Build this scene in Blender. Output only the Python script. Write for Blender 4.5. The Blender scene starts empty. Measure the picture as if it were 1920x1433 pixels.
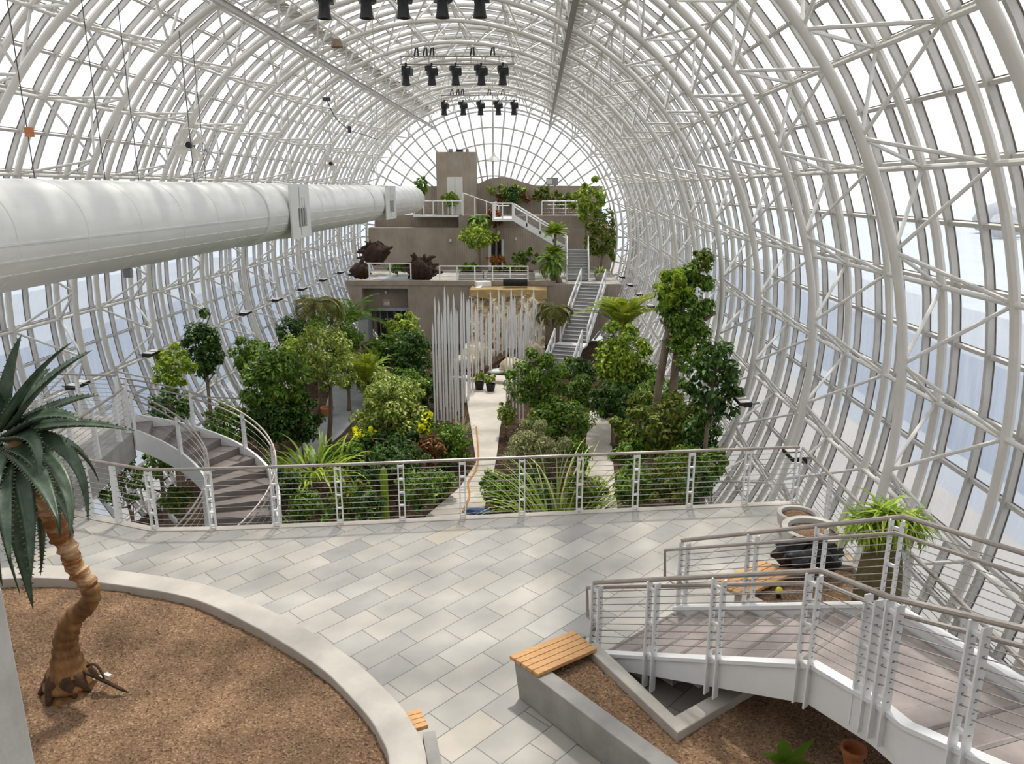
import bpy, math, random
import numpy as np
from mathutils import Vector, Matrix
PI = math.pi
rad = math.radians
SC = bpy.context.scene
COL = SC.collection

# ------------------------------------------------------------------ camera
CAM = np.array([3.41, 0.0, 5.5])
FPX = 1400.0
PITCH = math.atan(362.5 / FPX)
YAW = math.atan(46 / FPX * math.cos(PITCH))
_fw = np.array([-math.sin(YAW) * math.cos(PITCH), math.cos(YAW) * math.cos(PITCH), -math.sin(PITCH)])
_rt = np.array([math.cos(YAW), math.sin(YAW), 0.0])
_up = np.cross(_rt, _fw)


def _ray(x, y):
    return _fw * FPX + _rt * (x - 960) + _up * (716.5 - y)


def at_z(x, y, z):
    """the point of the horizontal plane z seen at a pixel of the photograph"""
    d = _ray(x, y)
    return CAM + d * ((z - CAM[2]) / d[2])


def at_y(x, y, Y):
    """the point of the cross plane y = Y seen at a pixel of the photograph"""
    d = _ray(x, y)
    return CAM + d * (Y / d[1])


def at_x(x, y, X):
    d = _ray(x, y)
    return CAM + d * ((X - CAM[0]) / d[0])


def px_scale(Y):
    return Y * 0.985 / FPX


cd = bpy.data.cameras.new('camera')
cam = bpy.data.objects.new('camera', cd)
COL.objects.link(cam)
cam.location = CAM
cam.matrix_world = Matrix(((_rt[0], _up[0], -_fw[0], CAM[0]), (_rt[1], _up[1], -_fw[1], CAM[1]), (_rt[2], _up[2], -_fw[2], CAM[2]), (0, 0, 0, 1)))
cd.sensor_fit = 'HORIZONTAL'
cd.sensor_width = 36
cd.lens = 36 * FPX / 1920
cd.clip_start = 0.05
cd.clip_end = 900
SC.camera = cam
SC.view_settings.view_transform = 'Standard'
SC.view_settings.look = 'None'
SC.view_settings.gamma = 1
SC.view_settings.use_curve_mapping = False
SC.view_settings.exposure = EXPOSURE = 0.3
SC.cycles.max_bounces = 8
SC.cycles.diffuse_bounces = 4
SC.cycles.glossy_bounces = 3
SC.cycles.transmission_bounces = 6
SC.cycles.transparent_max_bounces = 24
SC.cycles.sample_clamp_indirect = 6
SC.cycles.caustics_reflective = False
SC.cycles.caustics_refractive = False

# ------------------------------------------------------------------ materials
def new_mat(name):
    m = bpy.data.materials.new(name)
    m.use_nodes = True
    nt = m.node_tree
    nt.nodes.clear()
    out = nt.nodes.new('ShaderNodeOutputMaterial')
    return m, nt, out


def N(nt, kind, **kw):
    n = nt.nodes.new(kind)
    for k, v in kw.items():
        if k in n.inputs:
            n.inputs[k].default_value = v
        else:
            setattr(n, k, v)
    return n


def ramp(nt, stops, interp='LINEAR'):
    r = nt.nodes.new('ShaderNodeValToRGB')
    r.color_ramp.interpolation = interp
    el = r.color_ramp.elements
    while len(el) < len(stops):
        el.new(0.5)
    for e, (p, c) in zip(el, stops):
        e.position = p
        e.color = (*c, 1) if len(c) == 3 else c
    return r


def mat_noise(name, c1, c2, scale=5.0, rough=0.6, detail=6.0, bump=0.0, bscale=None, spec=0.3, metal=0.0, stretch=(1, 1, 1), lo=0.3, hi=0.7):
    """a surface of two colours mixed by noise in object space"""
    m, nt, out = new_mat(name)
    tc = N(nt, 'ShaderNodeTexCoord')
    mp = N(nt, 'ShaderNodeMapping')
    mp.inputs['Scale'].default_value = stretch
    nt.links.new(tc.outputs['Object'], mp.inputs[0])
    no = N(nt, 'ShaderNodeTexNoise', Scale=scale, Detail=detail, Roughness=0.6)
    nt.links.new(mp.outputs[0], no.inputs['Vector'])
    r = ramp(nt, [(lo, c1), (hi, c2)])
    nt.links.new(no.outputs['Fac'], r.inputs[0])
    b = N(nt, 'ShaderNodeBsdfPrincipled', Roughness=rough, Metallic=metal)
    b.inputs['Specular IOR Level'].default_value = spec
    nt.links.new(r.outputs[0], b.inputs['Base Color'])
    if bump:
        n2 = N(nt, 'ShaderNodeTexNoise', Scale=bscale or scale * 4, Detail=8.0)
        nt.links.new(mp.outputs[0], n2.inputs['Vector'])
        bp = N(nt, 'ShaderNodeBump', Strength=bump, Distance=0.02)
        nt.links.new(n2.outputs['Fac'], bp.inputs['Height'])
        nt.links.new(bp.outputs[0], b.inputs['Normal'])
    nt.links.new(b.outputs[0], out.inputs[0])
    return m


LEAFK = 1.85


def mat_leaf(name, c1, c2, c3=None, rough=0.45, trans=0.3, warm=(1.13, 1.04, 0.8)):
    m, nt, out = new_mat(name)
    g = N(nt, 'ShaderNodeNewGeometry')
    c1, c2, c3 = (tuple(min(.85, x * LEAFK * k) for x, k in zip(c, warm)) for c in (c1, c2, c3 or c2))
    st = [(0.0, c1), (0.65, c2), (1.0, c3)]
    r = ramp(nt, st)
    nt.links.new(g.outputs['Random Per Island'], r.inputs[0])
    b = N(nt, 'ShaderNodeBsdfPrincipled', Roughness=rough)
    b.inputs['Specular IOR Level'].default_value = 0.35
    nt.links.new(r.outputs[0], b.inputs['Base Color'])
    t = N(nt, 'ShaderNodeBsdfTranslucent')
    nt.links.new(r.outputs[0], t.inputs[0])
    mx = N(nt, 'ShaderNodeMixShader', Fac=trans)
    nt.links.new(b.outputs[0], mx.inputs[1])
    nt.links.new(t.outputs[0], mx.inputs[2])
    nt.links.new(mx.outputs[0], out.inputs[0])
    return m


def mat_glass(name, haze=0.3, tint=(0.95, 0.97, 1.0), diff=(0.9, 0.93, 0.97)):
    """acrylic sheet: most light passes straight, some is scattered by the milky, dusty sheet, a little is mirrored"""
    m, nt, out = new_mat(name)
    tr = N(nt, 'ShaderNodeBsdfTransparent')
    tr.inputs[0].default_value = (*tint, 1)
    tl = N(nt, 'ShaderNodeBsdfTranslucent')
    tl.inputs[0].default_value = (*diff, 1)
    df = N(nt, 'ShaderNodeBsdfDiffuse')
    df.inputs[0].default_value = (*diff, 1)
    ms = N(nt, 'ShaderNodeMixShader', Fac=0.3)
    nt.links.new(tl.outputs[0], ms.inputs[1])
    nt.links.new(df.outputs[0], ms.inputs[2])
    mx = N(nt, 'ShaderNodeMixShader', Fac=haze)
    tc = N(nt, 'ShaderNodeTexCoord')
    mp = N(nt, 'ShaderNodeMapping')
    mp.inputs['Scale'].default_value = (0.8, 3.0, 0.5)
    no = N(nt, 'ShaderNodeTexNoise', Scale=1.6, Detail=5.0)
    nt.links.new(tc.outputs['Object'], mp.inputs[0])
    nt.links.new(mp.outputs[0], no.inputs['Vector'])
    mr = N(nt, 'ShaderNodeMapRange')
    mr.inputs['From Min'].default_value = 0.3
    mr.inputs['From Max'].default_value = 0.7
    mr.inputs['To Min'].default_value = haze * 0.65
    mr.inputs['To Max'].default_value = haze * 1.35
    nt.links.new(no.outputs['Fac'], mr.inputs[0])
    nt.links.new(mr.outputs[0], mx.inputs[0])
    nt.links.new(tr.outputs[0], mx.inputs[1])
    nt.links.new(ms.outputs[0], mx.inputs[2])
    nt.links.new(mx.outputs[0], out.inputs[0])
    return m


def mat_paving(name):
    m, nt, out = new_mat(name)
    tc = N(nt, 'ShaderNodeTexCoord')
    mp = N(nt, 'ShaderNodeMapping')
    mp.inputs['Rotation'].default_value = (0, 0, -rad(48))
    nt.links.new(tc.outputs['Object'], mp.inputs[0])
    br = N(nt, 'ShaderNodeTexBrick', Scale=1.0)
    br.inputs['Mortar Size'].default_value = 0.006
    br.inputs['Mortar Smooth'].default_value = 0.1
    br.inputs['Brick Width'].default_value = 0.74
    br.inputs['Row Height'].default_value = 0.365
    br.inputs['Bias'].default_value = 0.0
    br.inputs['Color1'].default_value = (0, 0, 0, 1)
    br.inputs['Color2'].default_value = (1, 1, 1, 1)
    br.inputs['Mortar'].default_value = (0.5, 0.5, 0.5, 1)
    br.offset = 0.43
    nt.links.new(mp.outputs[0], br.inputs['Vector'])
    r = ramp(nt, [(0.0, (0.30, 0.29, 0.275)), (0.2, (0.41, 0.385, 0.345)), (0.4, (0.36, 0.345, 0.32)), (0.6, (0.44, 0.41, 0.365)), (0.8, (0.37, 0.35, 0.315)), (0.93, (0.45, 0.43, 0.395)), (1.0, (0.47, 0.405, 0.31))])
    nt.links.new(br.outputs['Color'], r.inputs[0])
    no = N(nt, 'ShaderNodeTexNoise', Scale=2.2, Detail=8.0)
    nt.links.new(tc.outputs['Object'], no.inputs['Vector'])
    r2 = ramp(nt, [(0.3, (0.86, 0.87, 0.88)), (0.7, (1.06, 1.05, 1.03))])
    nt.links.new(no.outputs['Fac'], r2.inputs[0])
    mul = N(nt, 'ShaderNodeMix', data_type='RGBA', blend_type='MULTIPLY')
    mul.inputs[0].default_value = 1
    nt.links.new(r.outputs[0], mul.inputs[6])
    nt.links.new(r2.outputs[0], mul.inputs[7])
    mo = N(nt, 'ShaderNodeMix', data_type='RGBA')
    nt.links.new(br.outputs['Fac'], mo.inputs[0])
    nt.links.new(mul.outputs[2], mo.inputs[6])
    mo.inputs[7].default_value = (0.15, 0.14, 0.125, 1)
    b = N(nt, 'ShaderNodeBsdfPrincipled', Roughness=0.42)
    b.inputs['Specular IOR Level'].default_value = 0.45
    nt.links.new(mo.outputs[2], b.inputs['Base Color'])
    bp = N(nt, 'ShaderNodeBump', Strength=0.25, Distance=0.01)
    nt.links.new(no.outputs['Fac'], bp.inputs['Height'])
    nt.links.new(bp.outputs[0], b.inputs['Normal'])
    nt.links.new(b.outputs[0], out.inputs[0])
    return m


def mat_board_concrete(name, c1, c2):
    """concrete cast against ribbed boards: fine vertical lines"""
    m, nt, out = new_mat(name)
    tc = N(nt, 'ShaderNodeTexCoord')
    no = N(nt, 'ShaderNodeTexNoise', Scale=0.9, Detail=8.0)
    nt.links.new(tc.outputs['Object'], no.inputs['Vector'])
    r = ramp(nt, [(0.3, c1), (0.7, c2)])
    nt.links.new(no.outputs['Fac'], r.inputs[0])
    w = N(nt, 'ShaderNodeTexWave', Scale=2.4, Distortion=0.6)
    w.bands_direction = 'X'
    nt.links.new(tc.outputs['Object'], w.inputs['Vector'])
    bp = N(nt, 'ShaderNodeBump', Strength=0.5, Distance=0.03)
    nt.links.new(w.outputs['Fac'], bp.inputs['Height'])
    b = N(nt, 'ShaderNodeBsdfPrincipled', Roughness=0.85)
    b.inputs['Specular IOR Level'].default_value = 0.2
    nt.links.new(r.outputs[0], b.inputs['Base Color'])
    nt.links.new(bp.outputs[0], b.inputs['Normal'])
    nt.links.new(b.outputs[0], out.inputs[0])
    return m


def mat_soil(name, dark, mid, light, scale=38.0):
    m, nt, out = new_mat(name)
    tc = N(nt, 'ShaderNodeTexCoord')
    vo = N(nt, 'ShaderNodeTexVoronoi', Scale=scale)
    nt.links.new(tc.outputs['Object'], vo.inputs['Vector'])
    bw = N(nt, 'ShaderNodeSeparateColor')
    nt.links.new(vo.outputs['Color'], bw.inputs[0])
    r = ramp(nt, [(0.0, dark), (0.35, mid), (0.8, mid), (1.0, light)])
    nt.links.new(bw.outputs[0], r.inputs[0])
    no = N(nt, 'ShaderNodeTexNoise', Scale=2.0, Detail=7.0)
    nt.links.new(tc.outputs['Object'], no.inputs['Vector'])
    r2 = ramp(nt, [(0.32, (0.62, 0.6, 0.58)), (0.68, (1.15, 1.1, 1.05))])
    nt.links.new(no.outputs['Fac'], r2.inputs[0])
    mul = N(nt, 'ShaderNodeMix', data_type='RGBA', blend_type='MULTIPLY')
    mul.inputs[0].default_value = 1
    nt.links.new(r.outputs[0], mul.inputs[6])
    nt.links.new(r2.outputs[0], mul.inputs[7])
    b = N(nt, 'ShaderNodeBsdfPrincipled', Roughness=0.9)
    b.inputs['Specular IOR Level'].default_value = 0.15
    nt.links.new(mul.outputs[2], b.inputs['Base Color'])
    bp = N(nt, 'ShaderNodeBump', Strength=0.8, Distance=0.02)
    nt.links.new(vo.outputs['Distance'], bp.inputs['Height'])
    nt.links.new(bp.outputs[0], b.inputs['Normal'])
    nt.links.new(b.outputs[0], out.inputs[0])
    return m


M = {}
M['steel'] = mat_noise('white_painted_steel', (0.61, 0.585, 0.54), (0.71, 0.685, 0.64), 1.5, 0.4, spec=0.4)
M['rail_white'] = mat_noise('white_rail_paint', (0.74, 0.735, 0.73), (0.80, 0.80, 0.795), 3, 0.4, spec=0.4)
M['web'] = mat_noise('white_brace_paint', (0.60, 0.585, 0.55), (0.70, 0.685, 0.65), 2.0, 0.45)
M['mullion'] = mat_noise('grey_glazing_bar', (0.46, 0.44, 0.41), (0.60, 0.58, 0.55), 2.2, 0.5)
M['gasket'] = mat_noise('dark_gasket', (0.07, 0.06, 0.055), (0.20, 0.16, 0.13), 6, 0.7)
M['glass'] = mat_glass('milky_acrylic', 0.28)
M['glass_end'] = mat_glass('clearer_acrylic', 0.12)
M['duct'] = mat_noise('duct_sheet', (0.66, 0.655, 0.62), (0.74, 0.735, 0.70), 1.2, 0.38, spec=0.4, stretch=(3, 0.6, 3))
M['handrail'] = mat_noise('brushed_handrail', (0.30, 0.265, 0.235), (0.38, 0.34, 0.305), 8, 0.4, metal=0.3)
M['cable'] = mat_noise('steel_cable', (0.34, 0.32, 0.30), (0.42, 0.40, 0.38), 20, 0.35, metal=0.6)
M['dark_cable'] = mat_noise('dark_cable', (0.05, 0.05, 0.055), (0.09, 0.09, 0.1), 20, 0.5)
M['paving'] = mat_paving('stone_paving')
M['kerb'] = mat_noise('pale_concrete_kerb', (0.40, 0.365, 0.32), (0.52, 0.48, 0.425), 2.5, 0.6, bump=0.15)
M['planter'] = mat_noise('grey_concrete', (0.27, 0.255, 0.235), (0.37, 0.355, 0.33), 3.5, 0.75, bump=0.2)
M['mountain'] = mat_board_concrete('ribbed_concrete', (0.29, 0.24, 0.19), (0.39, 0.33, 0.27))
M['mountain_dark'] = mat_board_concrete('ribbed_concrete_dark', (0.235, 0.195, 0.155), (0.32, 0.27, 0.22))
M['deck'] = mat_noise('deck_concrete', (0.42, 0.39, 0.35), (0.52, 0.49, 0.45), 2.0, 0.7)
M['path'] = mat_noise('path_concrete', (0.50, 0.45, 0.385), (0.61, 0.555, 0.49), 1.2, 0.75)
M['greypath'] = mat_noise('grey_path', (0.26, 0.26, 0.265), (0.34, 0.34, 0.34), 1.5, 0.7)
M['mulch'] = mat_soil('brown_mulch', (0.11, 0.066, 0.04), (0.26, 0.165, 0.10), (0.42, 0.30, 0.20), 55)
M['soil'] = mat_soil('garden_soil', (0.02, 0.013, 0.008), (0.06, 0.036, 0.022), (0.13, 0.08, 0.05), 14)
M['wood'] = mat_noise('oiled_bench_wood', (0.44, 0.225, 0.085), (0.60, 0.35, 0.155), 4, 0.5, stretch=(1, 9, 1))
M['plank'] = mat_noise('greyish_stair_plank', (0.225, 0.19, 0.175), (0.35, 0.30, 0.28), 3.0, 0.5, stretch=(1.2, 1.2, 3))
M['tread'] = mat_noise('spiral_tread', (0.15, 0.125, 0.115), (0.23, 0.20, 0.185), 2, 0.6)
M['nosing'] = mat_noise('dark_nosing', (0.17, 0.145, 0.135), (0.23, 0.20, 0.185), 9, 0.6)
M['black'] = mat_noise('black_metal', (0.01, 0.01, 0.011), (0.022, 0.022, 0.024), 10, 0.4)
M['bag'] = mat_noise('black_plastic', (0.006, 0.006, 0.007), (0.014, 0.014, 0.016), 6, 0.45, spec=0.35, bump=1.0, bscale=9)
M['pot'] = mat_noise('pale_stone_pot', (0.40, 0.375, 0.34), (0.52, 0.49, 0.455), 4, 0.7, bump=0.2)
M['terracotta'] = mat_noise('terracotta', (0.42, 0.15, 0.06), (0.52, 0.21, 0.09), 5, 0.7)
M['bark'] = mat_noise('tree_bark', (0.15, 0.105, 0.07), (0.27, 0.205, 0.15), 6, 0.85, bump=0.5, stretch=(1, 1, 0.3))
M['aloe_bark'] = mat_noise('peeling_aloe_bark', (0.22, 0.085, 0.022), (0.62, 0.42, 0.24), 3.0, 0.7, bump=1.0, bscale=9, stretch=(1, 1, 2.5), lo=0.42, hi=0.62)
M['aloe_low'] = mat_noise('orange_brown_bark', (0.09, 0.042, 0.016), (0.32, 0.165, 0.06), 4, 0.75, bump=1.0, bscale=10, stretch=(2, 2, .6))
M['root'] = mat_noise('dark_root_bark', (0.04, 0.022, 0.013), (0.11, 0.058, 0.03), 8, 0.9, bump=0.8)
M['palm_trunk'] = mat_noise('olive_spiny_trunk', (0.075, 0.06, 0.025), (0.17, 0.14, 0.065), 9, 0.85, bump=0.8, bscale=40)
M['drift'] = mat_noise('dark_driftwood', (0.016, 0.009, 0.006), (0.07, 0.037, 0.022), 5, 0.85, bump=0.6)
M['door_white'] = mat_noise('white_door_paint', (0.62, 0.60, 0.56), (0.70, 0.68, 0.64), 2, 0.5)
M['door_dark'] = mat_noise('dark_glass_door', (0.008, 0.008, 0.01), (0.02, 0.02, 0.022), 3, 0.2, spec=0.5)
M['rock'] = mat_noise('yellow_waterfall_rock', (0.46, 0.34, 0.19), (0.82, 0.71, 0.52), 2.2, 0.8, bump=0.9, bscale=3.5, lo=0.36, hi=0.6)
M['rock_lip'] = mat_noise('mossy_rock_lip', (0.28, 0.19, 0.07), (0.44, 0.31, 0.14), 1.8, 0.8, bump=0.6)
M['rod'] = mat_leaf('white_glass_rod', (0.49, 0.495, 0.495), (0.5, 0.5, 0.5), trans=0.4, rough=0.2, warm=(1, 1, 1))
M['water'] = mat_noise('lake_water', (0.045, 0.07, 0.115), (0.075, 0.10, 0.15), 0.06, 0.4, spec=0.3)
M['shallow'] = mat_noise('pale_shallow_water', (0.12, 0.145, 0.18), (0.17, 0.19, 0.22), 0.06, 0.4, spec=0.3)
M['pool'] = mat_noise('pale_pool_water', (0.42, 0.46, 0.52), (0.52, 0.56, 0.6), 0.8, 0.3)
M['out_pave'] = mat_noise('outside_paving', (0.19, 0.18, 0.17), (0.24, 0.23, 0.215), 0.3, 0.8)
M['out_haze_ground'] = mat_noise('hazy_far_ground', (0.25, 0.285, 0.33), (0.30, 0.33, 0.37), 0.15, 0.9)  # far ground, distance haze put into its pale blue-grey colour
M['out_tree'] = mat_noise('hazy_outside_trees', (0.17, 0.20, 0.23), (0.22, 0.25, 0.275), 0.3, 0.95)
M['ledge'] = mat_noise('tan_ledge', (0.36, 0.28, 0.19), (0.46, 0.37, 0.27), 2, 0.8)
M['yellow'] = mat_noise('yellow_plastic', (0.68, 0.52, 0.02), (0.78, 0.62, 0.04), 4, 0.5)
M['grey_box'] = mat_noise('grey_housing', (0.24, 0.24, 0.24), (0.30, 0.30, 0.30), 5, 0.5)
M['lamp_glass'] = mat_noise('lamp_lens', (0.55, 0.53, 0.50), (0.66, 0.64, 0.62), 12, 0.3)
M['fan'] = mat_noise('pale_fan_plastic', (0.60, 0.57, 0.52), (0.70, 0.67, 0.62), 4, 0.5)
M['brass'] = mat_noise('brown_housing', (0.14, 0.10, 0.07), (0.26, 0.19, 0.13), 5, 0.5)
M['sign'] = mat_noise('pink_sign_plate', (0.36, 0.25, 0.20), (0.50, 0.37, 0.31), 9, 0.6)
M['orange'] = mat_noise('orange_hose', (0.50, 0.20, 0.05), (0.60, 0.27, 0.08), 4, 0.5)
M['blue'] = mat_noise('blue_cap', (0.02, 0.06, 0.20), (0.04, 0.09, 0.28), 4, 0.5)
M['petal'] = mat_leaf('yellow_petals', (0.62, 0.42, 0.01), (0.80, 0.60, 0.02))
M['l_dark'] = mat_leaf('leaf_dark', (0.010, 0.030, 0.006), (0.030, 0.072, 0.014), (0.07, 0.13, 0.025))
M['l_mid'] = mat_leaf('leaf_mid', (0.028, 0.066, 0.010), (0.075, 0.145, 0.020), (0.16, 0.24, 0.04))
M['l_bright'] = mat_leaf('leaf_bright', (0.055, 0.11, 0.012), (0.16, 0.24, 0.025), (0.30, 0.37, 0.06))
M['l_pale'] = mat_leaf('leaf_pale', (0.055, 0.10, 0.018), (0.17, 0.235, 0.05), (0.42, 0.46, 0.18))
M['l_yellow'] = mat_leaf('leaf_yellow', (0.07, 0.12, 0.012), (0.15, 0.20, 0.02), (0.24, 0.25, 0.03))
M['l_olive'] = mat_leaf('leaf_olive_grey', (0.085, 0.105, 0.05), (0.17, 0.19, 0.105), (0.26, 0.28, 0.17))
M['l_red'] = mat_leaf('leaf_bronze', (0.055, 0.03, 0.012), (0.13, 0.06, 0.025), (0.20, 0.12, 0.04))
M['l_orange'] = mat_leaf('leaf_orange', (0.14, 0.06, 0.015), (0.28, 0.11, 0.03), (0.16, 0.17, 0.03))
M['l_rusty'] = mat_leaf('leaf_rusty_green', (0.032, 0.068, 0.010), (0.085, 0.13, 0.018), (0.17, 0.155, 0.028))
M['l_palmbrown'] = mat_leaf('leaf_palm_brown', (0.035, 0.045, 0.012), (0.085, 0.10, 0.026), (0.17, 0.14, 0.06))
M['aloe'] = mat_noise('aloe_skin', (0.016, 0.036, 0.018), (0.085, 0.125, 0.075), 6.5, 0.42, spec=0.45, bump=0.1)
M['thorn'] = mat_noise('aloe_thorn', (0.09, 0.10, 0.05), (0.15, 0.15, 0.08), 9, 0.5)

# ------------------------------------------------------------------ mesh building
class MB:
    def __init__(self):
        self.v, self.f = [], []

    def quadbox(self, c8):
        b = len(self.v)
        self.v += [tuple(p) for p in c8]
        for q in ((0, 3, 2, 1), (4, 5, 6, 7), (0, 1, 5, 4), (1, 2, 6, 5), (2, 3, 7, 6), (3, 0, 4, 7)):
            self.f.append(tuple(b + i for i in q))

    def box(self, c, s, rz=0.0):
        ca, sa = math.cos(rz), math.sin(rz)
        p = []
        for dz in (-.5, .5):
            for dx, dy in ((-.5, -.5), (.5, -.5), (.5, .5), (-.5, .5)):
                x, y = dx * s[0], dy * s[1]
                p.append((c[0] + x * ca - y * sa, c[1] + x * sa + y * ca, c[2] + dz * s[2]))
        self.quadbox(p)

    def bar(self, p0, p1, w, h, up=(0, 0, 1)):
        """a rectangular bar from p0 to p1, w wide, h along up"""
        p0, p1 = Vector(p0), Vector(p1)
        d = (p1 - p0).normalized()
        u = Vector(up)
        s = d.cross(u)
        if s.length < 1e-5:
            s = d.cross(Vector((0, 1, 0)))
        s.normalize()
        u = s.cross(d).normalized()
        c = []
        for p in (p0, p1):
            c += [p - s * w / 2 - u * h / 2, p + s * w / 2 - u * h / 2, p + s * w / 2 + u * h / 2, p - s * w / 2 + u * h / 2]
        self.quadbox(c)

    def tube(self, pts, r, n=8, closed=False, cap=True):
        pts = [Vector(p) for p in pts]
        k = len(pts)
        rs = r if isinstance(r, (list, tuple)) else [r] * k
        b = len(self.v)
        ref = None
        for i, p in enumerate(pts):
            if closed:
                t = (pts[(i + 1) % k] - pts[i - 1])
            else:
                t = pts[min(i + 1, k - 1)] - pts[max(i - 1, 0)]
            t.normalize()
            if ref is None:
                ref = Vector((0, 0, 1)) if abs(t.z) < 0.9 else Vector((1, 0, 0))
            a = (ref - t * ref.dot(t)).normalized()
            ref = a
            c = t.cross(a)
            for j in range(n):
                w = 2 * PI * j / n
                self.v.append(tuple(p + (a * math.cos(w) + c * math.sin(w)) * rs[i]))
        for i in range(k if closed else k - 1):
            i2 = (i + 1) % k
            for j in range(n):
                j2 = (j + 1) % n
                self.f.append((b + i * n + j, b + i * n + j2, b + i2 * n + j2, b + i2 * n + j))
        if cap and not closed:
            self.f.append(tuple(b + j for j in range(n))[::-1])
            self.f.append(tuple(b + (k - 1) * n + j for j in range(n)))

    def sweep(self, rings, closed=False, cap=True):
        """join rings of equal point counts"""
        n = len(rings[0])
        b = len(self.v)
        for r in rings:
            self.v += [tuple(p) for p in r]
        k = len(rings)
        for i in range(k if closed else k - 1):
            i2 = (i + 1) % k
            for j in range(n):
                j2 = (j + 1) % n
                self.f.append((b + i * n + j, b + i * n + j2, b + i2 * n + j2, b + i2 * n + j))
        if cap and not closed:
            self.f.append(tuple(b + j for j in range(n))[::-1])
            self.f.append(tuple(b + (k - 1) * n + j for j in range(n)))

    def prism(self, poly, z0, z1):
        n = len(poly)
        b = len(self.v)
        z0s = z0 if isinstance(z0, (list, tuple)) else [z0] * n
        z1s = z1 if isinstance(z1, (list, tuple)) else [z1] * n
        self.v += [(p[0], p[1], z) for p, z in zip(poly, z0s)] + [(p[0], p[1], z) for p, z in zip(poly, z1s)]
        self.f.append(tuple(b + i for i in range(n))[::-1])
        self.f.append(tuple(b + n + i for i in range(n)))
        for i in range(n):
            j = (i + 1) % n
            self.f.append((b + i, b + j, b + n + j, b + n + i))

    def lathe(self, prof, c, n=24, scale=(1, 1)):
        b = len(self.v)
        for r, z in prof:
            for j in range(n):
                w = 2 * PI * j / n
                self.v.append((c[0] + r * scale[0] * math.cos(w), c[1] + r * scale[1] * math.sin(w), c[2] + z))
        for i in range(len(prof) - 1):
            for j in range(n):
                j2 = (j + 1) % n
                self.f.append((b + i * n + j, b + i * n + j2, b + (i + 1) * n + j2, b + (i + 1) * n + j))
        self.f.append(tuple(b + j for j in range(n))[::-1])
        self.f.append(tuple(b + (len(prof) - 1) * n + j for j in range(n)))

    def arrays(self, v, f):
        b = len(self.v)
        self.v += [tuple(p) for p in v.tolist()]
        self.f += [tuple(i + b for i in q) for q in f.tolist()]

    def build(self, name, mat, parent=None, smooth=False, origin=None):
        o = bpy.data.objects.new(name, None)
        me = bpy.data.meshes.new(name)
        if parent is not None:
            org = Vector(parent['_o'])
        elif origin is not None:
            org = Vector(origin)
        else:
            a = np.array(self.v)
            lo, hi = a.min(0), a.max(0)
            org = Vector(((lo[0] + hi[0]) / 2, (lo[1] + hi[1]) / 2, lo[2]))
        a = np.array(self.v) - np.array(org)
        me.from_pydata(a.tolist(), [], self.f)
        me.materials.append(mat)
        if smooth:
            me.polygons.foreach_set('use_smooth', [True] * len(me.polygons))
            if smooth != 'all':
                try:
                    me.set_sharp_from_angle(angle=rad(40))
                except Exception:
                    pass
        me.update()
        bpy.data.objects.remove(o)
        o = bpy.data.objects.new(name, me)
        COL.objects.link(o)
        if parent is not None:
            o.parent = parent
        else:
            o.location = org
        o['_o'] = tuple(org)
        return o


def thing(name, label, cat, loc, group=None):
    o = bpy.data.objects.new(name, None)
    o.empty_display_size = 0.2
    COL.objects.link(o)
    o.location = Vector(loc)
    o['_o'] = tuple(Vector(loc))
    return tag(o, label, cat, group)


def tag(o, label, cat, group=None):
    o['label'] = label
    o['category'] = cat
    if group:
        o['group'] = group
    return o


def struct(o):
    o['kind'] = 'structure'
    return o


def kids(o):
    return [c for c in bpy.data.objects if c.parent == o]


def copy_thing(root, loc, label, rz=0.0, group=None, scale=None):
    """a thing with its parts and their sub-parts, sharing mesh data"""
    r = root.copy()
    COL.objects.link(r)
    r.location = Vector(loc)
    r.rotation_euler = (0, 0, rz)
    if scale:
        r.scale = scale
    r['label'] = label
    if group:
        r['group'] = group
    for ch in kids(root):
        c = ch.copy()
        COL.objects.link(c)
        c.parent = r
        for g in kids(ch):
            d = g.copy()
            COL.objects.link(d)
            d.parent = c
    return r


def bevel(o, w=0.01, seg=2):
    m = o.modifiers.new('bevel', 'BEVEL')
    m.width = w
    m.segments = seg
    m.limit_method = 'ANGLE'
    return o


def catmull(pts, n=8, closed=False):
    P = [np.array(p, float) for p in pts]
    k = len(P)
    out = []
    for i in range(k if closed else k - 1):
        if closed:
            p0, p1, p2, p3 = P[i - 1], P[i], P[(i + 1) % k], P[(i + 2) % k]
        else:
            p0, p1, p2, p3 = P[max(i - 1, 0)], P[i], P[i + 1], P[min(i + 2, k - 1)]
        for j in range(n):
            t = j / n
            out.append(0.5 * (2 * p1 + (p2 - p0) * t + (2 * p0 - 5 * p1 + 4 * p2 - p3) * t * t + (3 * p1 - p0 - 3 * p2 + p3) * t ** 3))
    if not closed:
        out.append(P[-1])
    return out


def bez(p0, p1, p2, n=10):
    p0, p1, p2 = (np.array(p, float) for p in (p0, p1, p2))
    return [p0 * (1 - t) ** 2 + p1 * 2 * t * (1 - t) + p2 * t * t for t in np.linspace(0, 1, n)]

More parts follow.
